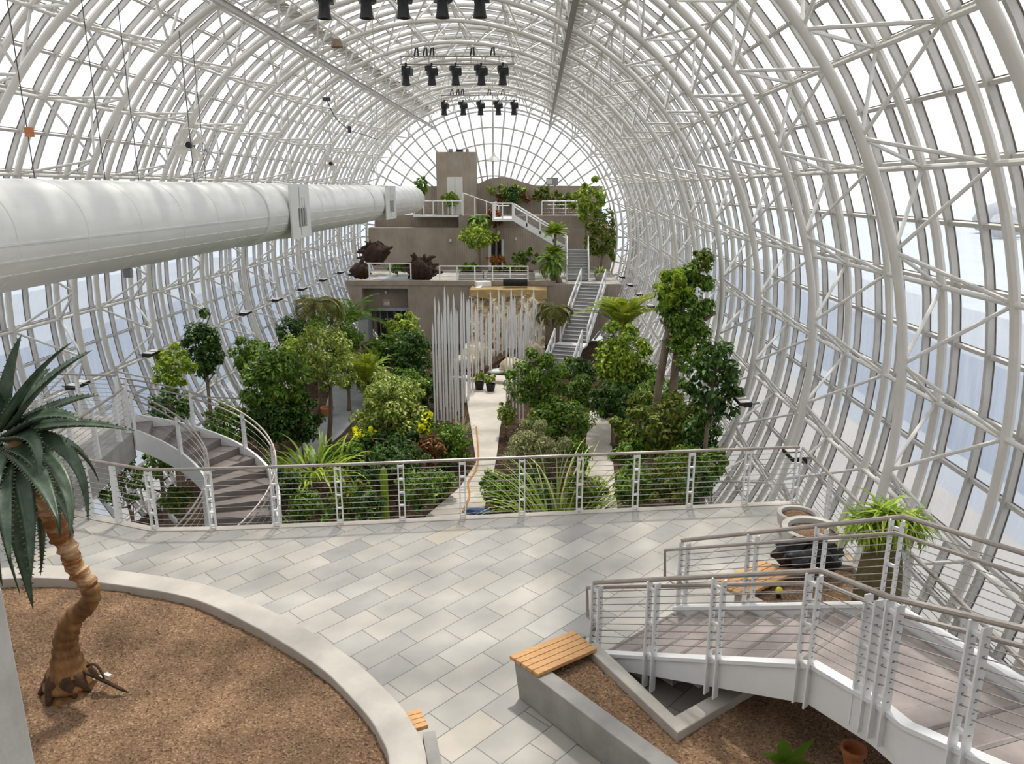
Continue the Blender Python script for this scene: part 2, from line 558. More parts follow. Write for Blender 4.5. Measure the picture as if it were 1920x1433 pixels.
# ------------------------------------------------------------------ sky and sun
w = bpy.data.worlds.new('sky')
SC.world = w
w.use_nodes = True
nt = w.node_tree
nt.nodes.clear()
wo = nt.nodes.new('ShaderNodeOutputWorld')
bg = N(nt, 'ShaderNodeBackground', Strength=1.15)
tc = N(nt, 'ShaderNodeTexCoord')
mp = N(nt, 'ShaderNodeMapping')
mp.inputs['Scale'].default_value = (1, 1, 2.2)
nt.links.new(tc.outputs['Generated'], mp.inputs[0])
no = N(nt, 'ShaderNodeTexNoise', Scale=2.1, Detail=7.0, Roughness=0.55)
nt.links.new(mp.outputs[0], no.inputs['Vector'])
cl = ramp(nt, [(0.36, (0.88, 0.93, 1.0)), (0.52, (0.99, 0.995, 1.0)), (0.75, (1.03, 1.03, 1.03))])
nt.links.new(no.outputs['Fac'], cl.inputs[0])
nt.links.new(cl.outputs[0], bg.inputs[0])
nt.links.new(bg.outputs[0], wo.inputs[0])

sl = bpy.data.lights.new('sun', 'SUN')
sl.energy = 4.6
sl.angle = rad(3.5)
sl.color = (1.0, 0.94, 0.84)
so = bpy.data.objects.new('sun', sl)
COL.objects.link(so)
SUN_EL, SUN_AZ = rad(66), rad(86)
SUN = Vector((math.cos(SUN_EL) * math.cos(SUN_AZ), math.cos(SUN_EL) * math.sin(SUN_AZ), math.sin(SUN_EL)))
so.rotation_euler = SUN.to_track_quat('Z', 'Y').to_euler()
so.location = SUN * 60

# ------------------------------------------------------------------ the tube
AZ, RS, RI, RG = 1.77, 10.67, 9.5, 10.97
STEP = rad(11.25)
S = 2.055
Y_IN0 = 12.18
Y0, Y1 = -6.3, 61.0
GZ = -4.5       # garden floor


def polar(r, a, y):
    return (r * math.cos(a), y, AZ + r * math.sin(a))


A0, A1 = rad(-40), rad(220)
# glass skin, one pane per bay and half node
NA = 46
angs = [rad(90) + STEP / 2 * k for k in range(-23, 24)]
ys = [Y_IN0 - S / 2 + S / 2 * k for k in range(-36, 96)]
ys = [y for y in ys if Y0 <= y <= Y1 + 0.3]
Y0, Y1 = ys[0], ys[-1]


def clear_pane(y, a):
    return False


mb, mc = MB(), MB()
for i in range(len(ys) - 1):
    for j in range(len(angs) - 1):
        q = [polar(RG, angs[j], ys[i]), polar(RG, angs[j + 1], ys[i]), polar(RG, angs[j + 1], ys[i + 1]), polar(RG, angs[j], ys[i + 1])]
        c = np.mean(q, axis=0)
        t = c[2] / SUN.z
        hit = c - np.array(SUN) * t
        k = mc if (4.5 < hit[0] < 5.15 and 8.7 < hit[1] < 9.85) else mb
        b = len(k.v)
        k.v += q
        k.f.append((b, b + 1, b + 2, b + 3))
glaz = struct(mb.build('window_1', M['glass']))
if mc.f:
    mc.build('clear_pane', M['glass_end'], glaz)
# glazing bars
mb, mg = MB(), MB()
for y in ys:
    for (k, wd, r0, r1) in ((mb, 0.08, RG - 0.13, RG - 0.012), (mg, 0.105, RG - 0.022, RG - 0.004)):
        rings = []
        for a in np.linspace(angs[0], angs[-1], 70):
            rings.append([polar(r0, a, y - wd / 2), polar(r0, a, y + wd / 2), polar(r1, a, y + wd / 2), polar(r1, a, y - wd / 2)])
        k.sweep(rings)
for a in angs:
    u = (math.cos(a), 0, math.sin(a))
    mb.bar(polar(RG - 0.06, a, Y0), polar(RG - 0.06, a, Y1), 0.07, 0.085, up=u)
    mg.bar(polar(RG - 0.014, a, Y0), polar(RG - 0.014, a, Y1), 0.095, 0.018, up=u)
mb.build('glazing_bars', M['mullion'], glaz)
mg.build('gaskets', M['gasket'], glaz)

# purlins: one pipe along the tube at every node of the outer chords
for k, n in enumerate(range(-11, 12)):
    a = rad(90) + STEP * n
    mb = MB()
    mb.tube([polar(RS - 0.02, a, Y0), polar(RS - 0.02, a, Y1)], 0.048, 8)
    struct(mb.build('trim_%d' % (k + 1), M['steel'], smooth=True))

# arch trusses: two outer chords, one inner chord, a web of braces between
ORD = ['first', 'second', 'third', 'fourth', 'fifth', 'sixth', 'seventh', 'eighth', 'ninth', 'tenth', 'eleventh', 'twelfth', 'thirteenth', 'fourteenth', 'fifteenth', 'sixteenth']
yin = [Y_IN0 + 2 * S * k for k in range(-3, 12)]
proto = None


def make_arch(y):
    t = thing('arch_truss', '', 'arch truss', (0, y, AZ + RI), 'white pipe arch trusses of the glass vault')
    mb = MB()
    mb.tube([polar(RI, a, y) for a in np.linspace(angs[0], angs[-1], 90)], 0.08, 10)
    mb.build('inner_chord', M['steel'], t, smooth=True)
    for s in (-1, 1):
        mb = MB()
        mb.tube([polar(RS, a, y + s * S / 2) for a in np.linspace(angs[0], angs[-1], 90)], 0.08, 8)
        mb.build('outer_chord', M['steel'], t, smooth=True)
    mb = MB()
    for n in range(-11, 11):
        ai = rad(90) + STEP * (n + 0.5)
        for m in (n, n + 1):
            for s in (-1, 1):
                mb.tube([polar(RI, ai, y), polar(RS, rad(90) + STEP * m, y + s * S / 2)], 0.034, 6, cap=False)
    mb.build('web_brace', M['web'], t, smooth=True)
    return t


seen = 0
for k, y in enumerate(yin):
    if proto is None:
        proto = t = make_arch(y)
    else:
        t = copy_thing(proto, (0, y, AZ + RI), '')
    if y < 3.8:
        t['label'] = 'white pipe arch truss of the vault behind the viewer, outside the picture'
    else:
        seen += 1
        t['label'] = 'white triangular pipe arch truss spanning the vault, %s counted from the viewer' % ORD[seen - 1]

# far end wall: radial bars and rings, glass
YE = Y1 + 0.15
mb = MB()
n = 96
mb.v = [polar(RG, 2 * PI * j / n, YE) for j in range(n)]
mb.f = [tuple(range(n))]
gend = struct(mb.build('window_2', M['glass_end']))
mb = MB()
for k in range(64):
    a = 2 * PI * k / 64
    if -0.6 < math.sin(a):
        u = (-math.sin(a), 0, math.cos(a))
        mb.bar(polar(1.0, a, YE - 0.1), polar(RG, a, YE - 0.1), 0.08, 0.12, up=u)
for r in (1.0, 2.3, 3.5, 4.7, 5.9, 7.1, 8.3, 9.5, 10.7):
    rings = []
    for a in np.linspace(rad(-30), rad(210), 80):
        rings.append([polar(r - .05, a, YE - .16), polar(r + .05, a, YE - .16), polar(r + .05, a, YE - .04), polar(r - .05, a, YE - .04)])
    mb.sweep(rings)
mb.build('glazing_bars', M['mullion'], gend)
mb = MB()
mb.sweep([[polar(RG + .1, 2 * PI * j / n, y) for j in range(n)] for y in (Y0 - .4, Y0 - .1)])
struct(mb.build('wall_south', M['planter']))  # unseen end wall, made opaque to darken the area under the stairs

# ------------------------------------------------------------------ outside
mb = MB()
mb.v = [(-400, -300, -7.2), (400, -300, -7.2), (400, 500, -7.2), (-400, 500, -7.2)]
mb.f = [(0, 1, 2, 3)]
struct(mb.build('outside_ground', M['out_haze_ground']))
for s, x0, x1, m_, nm in ((1, 9.4, 20.5, 'out_pave', 'outside_terrace'), (1, 20.5, 24, 'shallow', 'outside_lake'), (1, 24, 37, 'water', 'outside_lake'), (1, 37, 50, 'shallow', 'outside_lake'), (-1, 9.4, 13, 'out_pave', 'outside_terrace'), (-1, 13, 17, 'shallow', 'outside_lake'), (-1, 17, 38, 'water', 'outside_lake'), (-1, 38, 60, 'shallow', 'outside_lake')):
    mb = MB()
    xs = sorted((s * x0, s * x1))
    z1 = -6.6 if m_ == 'out_pave' else -7.0
    mb.prism([(xs[0], -60), (xs[1], -60), (xs[1], 140), (xs[0], 140)], -7.6, z1)
    struct(mb.build(nm, M[m_]))
rng = np.random.default_rng(5)
mb = MB()
for k in range(150):
    s = rng.choice((-1, 1))
    x = s * rng.uniform(125, 190)
    y = rng.uniform(-70, 230)
    r = rng.uniform(3.5, 7)
    b = len(mb.v)
    mb.lathe([(0.1, 0), (r * .8, 1.0), (r, r * .7), (r * .75, r * 1.2), (0.2, r * 1.5)], (x, y, -7.2), 9)
o = mb.build('outside_treeline', M['out_tree'], smooth='all')
o['kind'] = 'structure'

# ------------------------------------------------------------------ terrace
front = [(-5.35, 12.32), (-4.85, 11.99), (-4.21, 11.72), (-3.61, 11.53), (-2.89, 11.28), (-1.96, 11.34), (0.14, 11.6), (2.2, 11.9), (4.2, 12.19), (6.17, 12.47), (8.2, 12.74)]
poly = [(-8.9, -6.2), (8.22, -6.2), (8.22, 12.74)] + front[::-1][1:] + [(-8.9, 12.32)]
mb = MB()
mb.prism(poly, -0.4, 0.0)
struct(mb.build('floor', M['paving'], origin=(0, 0, 0)))


def offset_line(pts, d):
    """a plan polyline moved sideways by d (to its own left)"""
    out = []
    for i in range(len(pts)):
        a = np.array(pts[max(i - 1, 0)][:2], float)
        b = np.array(pts[min(i + 1, len(pts) - 1)][:2], float)
        t = (b - a) / np.linalg.norm(b - a)
        out.append((pts[i][0] - t[1] * d, pts[i][1] + t[0] * d))
    return out


inn = offset_line(front, -0.13)
mb = MB()
mb.sweep([[(a[0], a[1] + 0.02, -.42), (a[0], a[1] + 0.02, .012), (b[0], b[1], .012), (b[0], b[1], .001)] for a, b in zip(front, inn)])
struct(mb.build('trim_30', M['kerb']))
mb = MB()
mb.prism([(-5.35, 12.33), (-5.97, 16.32), (-6.75, 17.45), (-9.1, 17.7), (-9.1, 12.33)], -0.62, -0.004)
struct(mb.build('floor_walkway', M['planter']))
mb = MB()
mb.prism([(8.24, -3), (9.15, -3), (9.15, 12.6), (8.3, 12.6)], -1.35, -0.9)
struct(mb.build('floor_ledge', M['ledge']))
mb = MB()
mb.prism([(-8.9, -6.2), (8.2, -6.2), (8.2, 0.75), (-8.9, 0.75)], 3.55, 3.9)
struct(mb.build('floor_balcony', M['planter']))
mb = MB()
mb.prism([(-0.6, 2.5), (0.98, 2.5), (0.98, 3.0), (-0.6, 3.0)], 0.0, 3.74)
struct(bevel(mb.build('wall_pier', M['pot']), 0.015))


def ladder_post(mb, base, h, d, gap=0.045, drop=0.0):
    d = Vector((d[0], d[1], 0)).normalized()
    b = Vector(base)
    for s in (-1, 1):
        p = b + d * gap * s
        mb.bar(p - Vector((0, 0, drop)), p + Vector((0, 0, h)), 0.055, 0.02, up=d)
    for k in range(5):
        z = 0.06 + (h - 0.1) * k / 4
        mb.box(b + Vector((0, 0, z)), (gap * 2, 0.04, 0.028), math.atan2(d.y, d.x))


def plate_post(mb, base, h, d, drop=0.0):
    """a tapered plate standing across the rail"""
    d = Vector((d[0], d[1], 0)).normalized()
    s = Vector((-d.y, d.x, 0))
    b = Vector(base)
    c = []
    for z, w_ in ((-drop, 0.06), (h, 0.035)):
        p = b + Vector((0, 0, z))
        c += [p - d * .03 - s * w_, p + d * .03 - s * w_, p + d * .03 + s * w_, p - d * .03 + s * w_]
    mb.quadbox(c)


def railing(name, label, line, posts, h=1.07, ncab=10, group=None, plate=(), rail_r=0.027, mat='rail_white', railmat='handrail', crad=0.0055):
    """posts: indices of the line's points that carry a post"""
    base = line[len(line) // 2]
    t = thing(name, label, 'railing', base, group)
    for i in posts:
        a = Vector(line[max(i - 1, 0)])
        b = Vector(line[min(i + 1, len(line) - 1)])
        mb = MB()
        (plate_post if i in plate else ladder_post)(mb, line[i], h - 0.03, b - a)
        mb.build('post', M[mat], t)
    mb = MB()
    mb.tube([Vector(p) + Vector((0, 0, h)) for p in line], rail_r, 8)
    mb.build('handrail', M[railmat], t, smooth=True)
    for k in range(ncab):
        z = 0.09 + (h - 0.2) * k / max(ncab - 1, 1)
        mb = MB()
        mb.tube([Vector(p) + Vector((0, 0, z)) for p in line], crad, 5)
        mb.build('cable', M['cable'], t, smooth=True)
    return t


fl = offset_line(front, -0.06)
dens = []
for x in (-2.89, -1.93, -.9, .14, 1.17, 2.19, 3.2, 4.2, 5.19, 6.17, 7.18, 8.1):
    xs_ = [p[0] for p in fl]
    dens.append((x, float(np.interp(x, xs_, [p[1] for p in fl])), 0.0))
left = [(fl[0][0], fl[0][1], 0), (fl[1][0], fl[1][1], 0), (fl[2][0], fl[2][1], 0), (fl[3][0], fl[3][1], 0)]
railing('cable_railing', 'white cable railing along the garden edge of the stone terrace', left + dens, range(1, len(left + dens)), plate=(1, 2, 3))
railing('cable_railing', 'white cable railing running from the terrace corner past the two round pots', [(8.14, 12.6 - 1.3 * k, 0) for k in range(8)], range(1, 8), ncab=9)
railing('cable_railing', 'white cable railing of the concrete walkway behind the aloe', [(-5.42, 12.45, 0), (-5.6, 13.5, 0), (-5.75, 14.5, 0), (-5.9, 15.6, 0), (-6.03, 16.25, 0)], range(5), plate=(0, 1, 2, 3, 4), ncab=9)
railing('cable_railing', 'short white cable railing closing the walkway beside the glass', [(-6.85, 17.4, 0), (-7.9, 17.5, 0), (-8.95, 17.6, 0)], range(3), plate=(0, 1, 2), ncab=9)

# ------------------------------------------------------------------ spiral staircase down to the garden
SCX, SCY, R_IN, R_OUT = -5.2, 15.2, 1.35, 2.75
TA0, DTH, RISE, NT = 125.0, 11.6, 0.1725, 26
sp = thing('spiral_staircase', 'white curved staircase with grey treads descending from the walkway to the garden', 'staircase', (SCX, SCY, GZ))


def spt(r, k, z=0.0):
    a = rad(TA0 - DTH * k)
    return (SCX + r * math.cos(a), SCY + r * math.sin(a), -RISE * k + z)


for k in range(NT):
    mb = MB()
    c = []
    zt = -RISE * (k + 0.0)
    for z in (zt - RISE - 0.02, zt):
        for r, kk in ((R_IN, k), (R_IN, k + 1.08), (R_OUT, k + 1.08), (R_OUT, k)):
            p = spt(r, kk)
            c.append((p[0], p[1], z - RISE + 0.0))
    mb.quadbox(c)
    mb.build('tread', M['tread'], sp)
for r, nm in ((R_IN - 0.03, 'stringer'), (R_OUT + 0.03, 'stringer')):
    rings = []
    for k in np.linspace(0, NT, 120):
        rings.append([spt(r - .03, k, -0.42), spt(r + .03, k, -0.42), spt(r + .03, k, 0.10), spt(r - .03, k, 0.10)])
    mb = MB()
    mb.sweep(rings)
    mb.build(nm, M['rail_white'], sp, smooth=True)
    for hz in (1.0, 0.85):
        mb = MB()
        mb.tube([spt(r, k, hz) for k in np.linspace(0, NT, 120)], 0.022, 7)
        mb.build('handrail', M['handrail'], sp, smooth=True)
    for hz in (0.3, 0.5, 0.68):
        mb = MB()
        mb.tube([spt(r, k, hz) for k in np.linspace(0, NT, 90)], 0.005, 5)
        mb.build('cable', M['cable'], sp, smooth=True)
    for k in np.arange(0.2, NT, 2.6 if r > 2 else 3.6):
        p = spt(r, k)
        q = spt(r, k + .1)
        mb = MB()
        plate_post(mb, p, 0.98, (q[0] - p[0], q[1] - p[1]), drop=0.3)
        mb.build('post', M['rail_white'], sp)

# ------------------------------------------------------------------ great curved bed with the aloe
outer = [(2.46, 5.66), (2.22, 6.23), (1.86, 6.71), (1.25, 7.34), (0.27, 8.07), (-0.78, 8.68), (-1.87, 8.99), (-3.02, 9.16), (-3.93, 9.07), (-5.2, 8.6), (-6.2, 7.4), (-6.4, 5.6), (-5.6, 4.2), (-3, 3.6), (0, 3.5), (1.9, 3.7), (2.55, 4.5)]
oc = catmull(outer, 10, closed=True)
ocl = [tuple(p) for p in oc]


def ring_offset(pts, d):
    n = len(pts)
    out = []
    for i in range(n):
        a, b = np.array(pts[i - 1]), np.array(pts[(i + 1) % n])
        t = (b - a) / np.linalg.norm(b - a)
        out.append((pts[i][0] - t[1] * d, pts[i][1] + t[0] * d))
    return out


ic = ring_offset(ocl, 0.34)


def inside(p, poly):
    x, y = p
    c = False
    j = len(poly) - 1
    for i in range(len(poly)):
        xi, yi = poly[i][0], poly[i][1]
        xj, yj = poly[j][0], poly[j][1]
        if (yi > y) != (yj > y) and x < (xj - xi) * (y - yi) / (yj - yi) + xi:
            c = not c
        j = i
    return c


def soil_patch(poly, z, amp, step, seed, thick=0.3):
    """bumpy earth clipped to a plan outline"""
    r_ = np.random.default_rng(seed)
    ph = r_.uniform(0, 6, (8, 3))
    xs_ = np.arange(min(p[0] for p in poly), max(p[0] for p in poly) + step, step)
    ys_ = np.arange(min(p[1] for p in poly), max(p[1] for p in poly) + step, step)
    idx = {}
    mb = MB()
    for i, x in enumerate(xs_):
        for j, y in enumerate(ys_):
            if inside((x, y), poly):
                h = sum(math.sin(x * (1.3 + q) + a) * math.sin(y * (1.1 + q * .9) + b) / (1 + q * .5) for q, (a, b, c) in enumerate(ph)) / 3
                idx[i, j] = len(mb.v)
                mb.v.append((x, y, z + amp * h + r_.normal(0, amp * 0.14)))
    for (i, j), k in idx.items():
        if (i + 1, j) in idx and (i, j + 1) in idx and (i + 1, j + 1) in idx:
            mb.f.append((k, idx[i + 1, j], idx[i + 1, j + 1], idx[i, j + 1]))
    return mb


bed = thing('curved_planter', 'large curved concrete planting bed of brown mulch around the aloe', 'planter', (-1.5, 6.3, 0))
mb = MB()
mb.sweep([[(a[0], a[1], 0.002), (a[0], a[1], .45), (b[0], b[1], .45), (b[0], b[1], 0.002)] for a, b in zip(ocl, ic)], closed=True)
bevel(mb.build('kerb', M['kerb'], bed), 0.015)
mb = soil_patch(ring_offset(ocl, 0.17), 0.33, 0.035, 0.07, 3)
mb.build('mulch', M['mulch'], bed, smooth='all')


def bench(name, label, quad, z, n, th=0.045, support=None):
    """quad: plan corners a b c d, slats run a-b"""
    a, b, c, d = [np.array(p, float) for p in quad]
    t = thing(name, label, 'bench', (*(a + b + c + d) / 4, z))
    for k in range(n):
        f0, f1 = (k + 0.04) / n, (k + 0.96) / n
        p = [a + (d - a) * f0, b + (c - b) * f0, b + (c - b) * f1, a + (d - a) * f1]
        mb = MB()
        mb.prism([tuple(q) for q in p], z, z + th)
        bevel(mb.build('slat', M['wood'], t), 0.006)
    if support:
        mb = MB()
        mb.prism(support, 0.0, z - 0.002)
        mb.build('concrete_base', M['planter'], t)
    return t


bench('wooden_bench', 'small slatted wooden seat peeking out behind the curved planter kerb', [(2.13, 6.40), (2.27, 6.46), (2.39, 6.22), (2.27, 6.16)], 0.36, 4, support=[(2.34, 6.17), (2.46, 6.2), (2.76, 5.1), (2.64, 5.05)])

# ------------------------------------------------------------------ long planter with a bench on its end
dS = np.array((0.655, -0.756))
nS = np.array((0.756, 0.655))
w0 = np.array((3.2, 7.2))
pl = thing('concrete_planter', 'angular concrete planter of brown mulch running in under the white stairs', 'planter', (4.2, 6.4, 0))
mb = MB()
a = w0
b = w0 + dS * 5.2
t_ = nS * 0.2
c = [(a[0] + .06, a[1] - .02, 0.001), (b[0] + .06, b[1] - .02, .001), (b[0] + t_[0], b[1] + t_[1], .001), (a[0] + t_[0], a[1] + t_[1], .001),
     (a[0], a[1], .46), (b[0], b[1], .46), (b[0] + t_[0], b[1] + t_[1], .46), (a[0] + t_[0], a[1] + t_[1], .46)]
mb.quadbox(c)
bevel(mb.build('wall', M['planter'], pl), 0.012)
e0 = w0 + nS * 0.95
mb = MB()
mb.prism([tuple(w0 + nS * .2), tuple(e0), tuple(e0 + dS * .16), tuple(w0 + nS * .2 + dS * .16)], 0.001, 0.455)
mb.build('wall', M['planter'], pl)
P1, P2, P3 = np.array((4.0, 7.5)), np.array((4.80, 6.12)), np.array((5.95, 7.0))
mb = MB()
k_in = [P1, P2, P3]
k_out = [P1 + np.array((.13, .09)), P2 + np.array((.015, .24)), P3 + np.array((-.10, .13))]
mb.sweep([[(a[0], a[1], .002), (a[0], a[1], .46), (b[0], b[1], .46), (b[0], b[1], .002)] for a, b in zip(k_in, k_out)])
bevel(mb.build('kerb', M['kerb'], pl), 0.012)
sp_poly = [tuple(w0 + nS * .1 + dS * .1), tuple(P1 + np.array((.05, -.02))), tuple(P2 + np.array((.01, .13))), tuple(P3 + np.array((-.05, .07))), (7.3, 6.75), (7.9, 6.4), (7.9, 2.2), tuple(w0 + dS * 5.1 + nS * .1)]
soil_patch(sp_poly, 0.36, 0.02, 0.06, 8).build('mulch', M['mulch'], pl, smooth='all')
bench('wooden_bench', 'slatted wooden bench on the end of the angular planter at the stair foot', [(3.15, 7.22), (3.88, 7.73), (4.13, 7.38), (3.47, 6.9)], 0.465, 5)

# planter behind the stairs, with bench, bag and pachypodium
pl2 = thing('concrete_planter', 'concrete planter behind the stairs holding the swollen palm trunk', 'planter', (7.1, 8.4, 0))
pp = [(6.0, 8.72), (6.72, 9.35), (7.55, 9.72), (7.97, 9.5), (7.97, 6.6), (7.35, 6.9)]
pi_ = ring_offset(pp, -0.16)
mb = MB()
mb.sweep([[(a[0], a[1], 0.002), (a[0], a[1], .46), (b[0], b[1], .46), (b[0], b[1], .002)] for a, b in zip(pp, pi_)], closed=True)
bevel(mb.build('kerb', M['kerb'], pl2), 0.01)
soil_patch(ring_offset(pp, -0.08), 0.38, 0.02, 0.06, 9).build('mulch', M['mulch'], pl2, smooth='all')
bench('wooden_bench', 'reddish slatted wooden bench beside the black plastic bag behind the stairs', [(5.74, 8.9), (6.55, 9.5), (7.02, 9.25), (6.08, 8.55)], 0.47, 5)
# black bag
rng = np.random.default_rng(11)
mb = MB()
nu, nv = 36, 18
for j in range(nv + 1):
    for i in range(nu):
        u_, v_ = 2 * PI * i / nu, PI * j / nv - PI / 2
        wob = 1 + 0.13 * math.sin(5 * u_ + 3 * v_) + 0.09 * math.sin(9 * u_ - 5 * v_) + rng.normal(0, 0.05)
        z = 0.19 * math.sin(v_) * wob * (1 + .25 * math.cos(u_ * 2 + 1))
        mb.v.append((7.14 + 0.42 * math.cos(v_) * math.cos(u_) * wob, 9.36 + 0.24 * math.cos(v_) * math.sin(u_) * wob, 0.665 + max(z, -0.15)))
for j in range(nv):
    for i in range(nu):
        i2 = (i + 1) % nu
        mb.f.append((j * nu + i, j * nu + i2, (j + 1) * nu + i2, (j + 1) * nu + i))
tag(mb.build('plastic_bag', M['bag'], smooth=True), 'crumpled black plastic bag lying on the planter edge behind the bench', 'bag')
# yellow marker in the mulch
ym = thing('sprinkler_head', 'small yellow topped sprinkler standing in the mulch by the wooden bench', 'sprinkler', (*at_z(1460, 1118, .4)[:2], .36))
p = at_z(1460, 1118, .4)
mb = MB()
mb.lathe([(.012, 0), (.03, .01), (.03, .06), (.012, .07)], (p[0], p[1], .36), 10)
mb.build('base', M['black'], ym)
mb = MB()
mb.lathe([(.004, 0), (.04, .02), (.05, .055), (.035, .09), (.004, .105)], (p[0], p[1], .425), 14)
mb.build('cap', M['yellow'], ym, smooth='all')
# two round pots
for (x, y, r, h, lab) in ((7.66, 10.58, .455, .5, 'large round concrete pot of brown soil on the terrace corner'), (7.76, 11.5, .33, .33, 'smaller round concrete pot behind the large one at the railing')):
    t = thing('round_planter', lab, 'pot', (x, y, 0))
    mb = MB()
    mb.lathe([(r * .62, 0.002), (r * .95, h * .45), (r, h * .85), (r, h), (r * .8, h), (r * .76, h * .8), (r * .1, h * .75)], (x, y, 0), 40)
    mb.build('bowl', M['pot'], t, smooth=True)
    mb = MB()
    mb.lathe([(r * .79, 0), (r * .4, .03), (.02, .02)], (x, y, h * .84), 24)
    mb.build('soil', M['mulch'], t, smooth='all')

# ------------------------------------------------------------------ stairs from the terrace up towards the balcony
ST = thing('staircase', 'white steel staircase with grey plank treads rising from the terrace past a landing', 'staircase', (5.5, 7.0, 0))
B0 = np.array((4.2, 7.78))
dS = np.array((0.673, -0.739))
nS = np.array((0.739, 0.673))
u2 = np.array((0.33, -0.944))
n2 = np.array((0.944, 0.33))
WID = 1.48
RS1, TR1 = 0.16, 0.335
RS2, TR2 = 0.14, 0.40
STOP = 2.56
KN = np.array((6.28, 5.38))


def sxy(s, v):
    p = B0 + dS * s + nS * v
    return float(p[0]), float(p[1])


def kxy(s, v):
    p = KN + u2 * s + n2 * v
    return float(p[0]), float(p[1])


W2 = 1.3
for k in range(7):
    mb = MB()
    z = RS1 * (k + 1)
    mb.prism([sxy(TR1 * k, .03), sxy(TR1 * (k + 1) + .03, .03), sxy(TR1 * (k + 1) + .03, WID - .03), sxy(TR1 * k, WID - .03)], max(z - .18, .003), z)
    mb.build('tread', M['plank'], ST)
    mb = MB()
    mb.prism([sxy(TR1 * k + .015, .05), sxy(TR1 * k + .05, .05), sxy(TR1 * k + .05, WID - .05), sxy(TR1 * k + .015, WID - .05)], z, z + .004)
    mb.build('nosing', M['nosing'], ST)
ZL = RS1 * 8
mb = MB()
mb.prism([sxy(TR1 * 7, .03), sxy(STOP, .03), kxy(0, .03), kxy(0, W2 - .03), sxy(STOP, WID - .03), sxy(TR1 * 7, WID - .03)], ZL - .16, ZL)
mb.build('landing', M['plank'], ST)
mb = MB()
mb.prism([sxy(TR1 * 7 + .015, .05), sxy(TR1 * 7 + .05, .05), sxy(TR1 * 7 + .05, WID - .05), sxy(TR1 * 7 + .015, WID - .05)], ZL, ZL + .004)
mb.build('nosing', M['nosing'], ST)
for k in range(10):
    z = ZL + RS2 * (k + 1)
    s = .35 + TR2 * k
    mb = MB()
    mb.prism([kxy(s - (.35 if k == 0 else 0), .03) if False else kxy(s, .03), kxy(s + TR2 + .03, .03), kxy(s + TR2 + .03, W2 - .03), kxy(s, W2 - .03)], z - .18, z)
    mb.build('tread', M['plank'], ST)
    mb = MB()
    mb.prism([kxy(s + .015, .05), kxy(s + .05, .05), kxy(s + .05, W2 - .05), kxy(s + .015, W2 - .05)], z, z + .004)
    mb.build('nosing', M['nosing'], ST)
mb = MB()
mb.prism([kxy(-.01, .03), kxy(.38, .03), kxy(.38, W2 - .03), kxy(-.01, W2 - .03)], ZL - .16, ZL - .001)
mb.build('landing', M['plank'], ST)
SLP = RS2 / TR2


def stringer(line, mb):
    """line: (x, y, top z); a plate with a small top flange"""
    for (hw, dz0, dz1) in ((0.03, -0.40, 0.0), (0.055, -0.03, 0.012)):
        rings = []
        pl_ = [(p[0], p[1]) for p in line]
        a = offset_line(pl_, hw)
        b = offset_line(pl_, -hw)
        for p, u, v in zip(line, a, b):
            rings.append([(u[0], u[1], max(p[2] + dz0, .004)), (v[0], v[1], max(p[2] + dz0, .004)), (v[0], v[1], p[2] + dz1), (u[0], u[1], p[2] + dz1)])
        mb.sweep(rings)


near = [(*sxy(-.06, -.03), .17), (*sxy(STOP, -.03), ZL + .14), (*kxy(0, -.03), ZL + .14), (*kxy(.3, -.03), ZL + .15), (*kxy(4.2, -.03), ZL + .15 + 3.9 * SLP)]
far = [(*sxy(-.06, WID + .03), .17), (*sxy(STOP, WID + .03), ZL + .14), (*kxy(0, W2 + .03), ZL + .14), (*kxy(.3, W2 + .03), ZL + .15), (*kxy(4.2, W2 + .03), ZL + .15 + 3.9 * SLP)]
for ln in (near, far):
    mb = MB()
    stringer(ln, mb)
    mb.build('stringer', M['rail_white'], ST)


def twin_post(base, top, d, single=False):
    """two flat plates clasping the stringer, with small dark cable ends"""
    mb, mf = MB(), MB()
    d = Vector((d[0], d[1], 0)).normalized()
    rz = math.atan2(d.y, d.x)
    for s in (-1, 1):
        p = Vector(base) + d * .052 * s
        q = Vector((base[0], base[1], top)) + d * .052 * s
        mb.bar(p, q, 0.085, 0.016, up=d)
        for k in range(9):
            z = base[2] + .42 + (top - base[2] - .55) * k / 8
            mf.box((p.x, p.y, z), (.024, .022, .01), rz)
    for f in (.32, .62, .93):
        mb.box((base[0], base[1], base[2] + (top - base[2]) * f), (.1, .03, .03), rz)
    o = mb.build('post', M['rail_white'], ST)
    mf.build('cable_end', M['grey_box'], o)


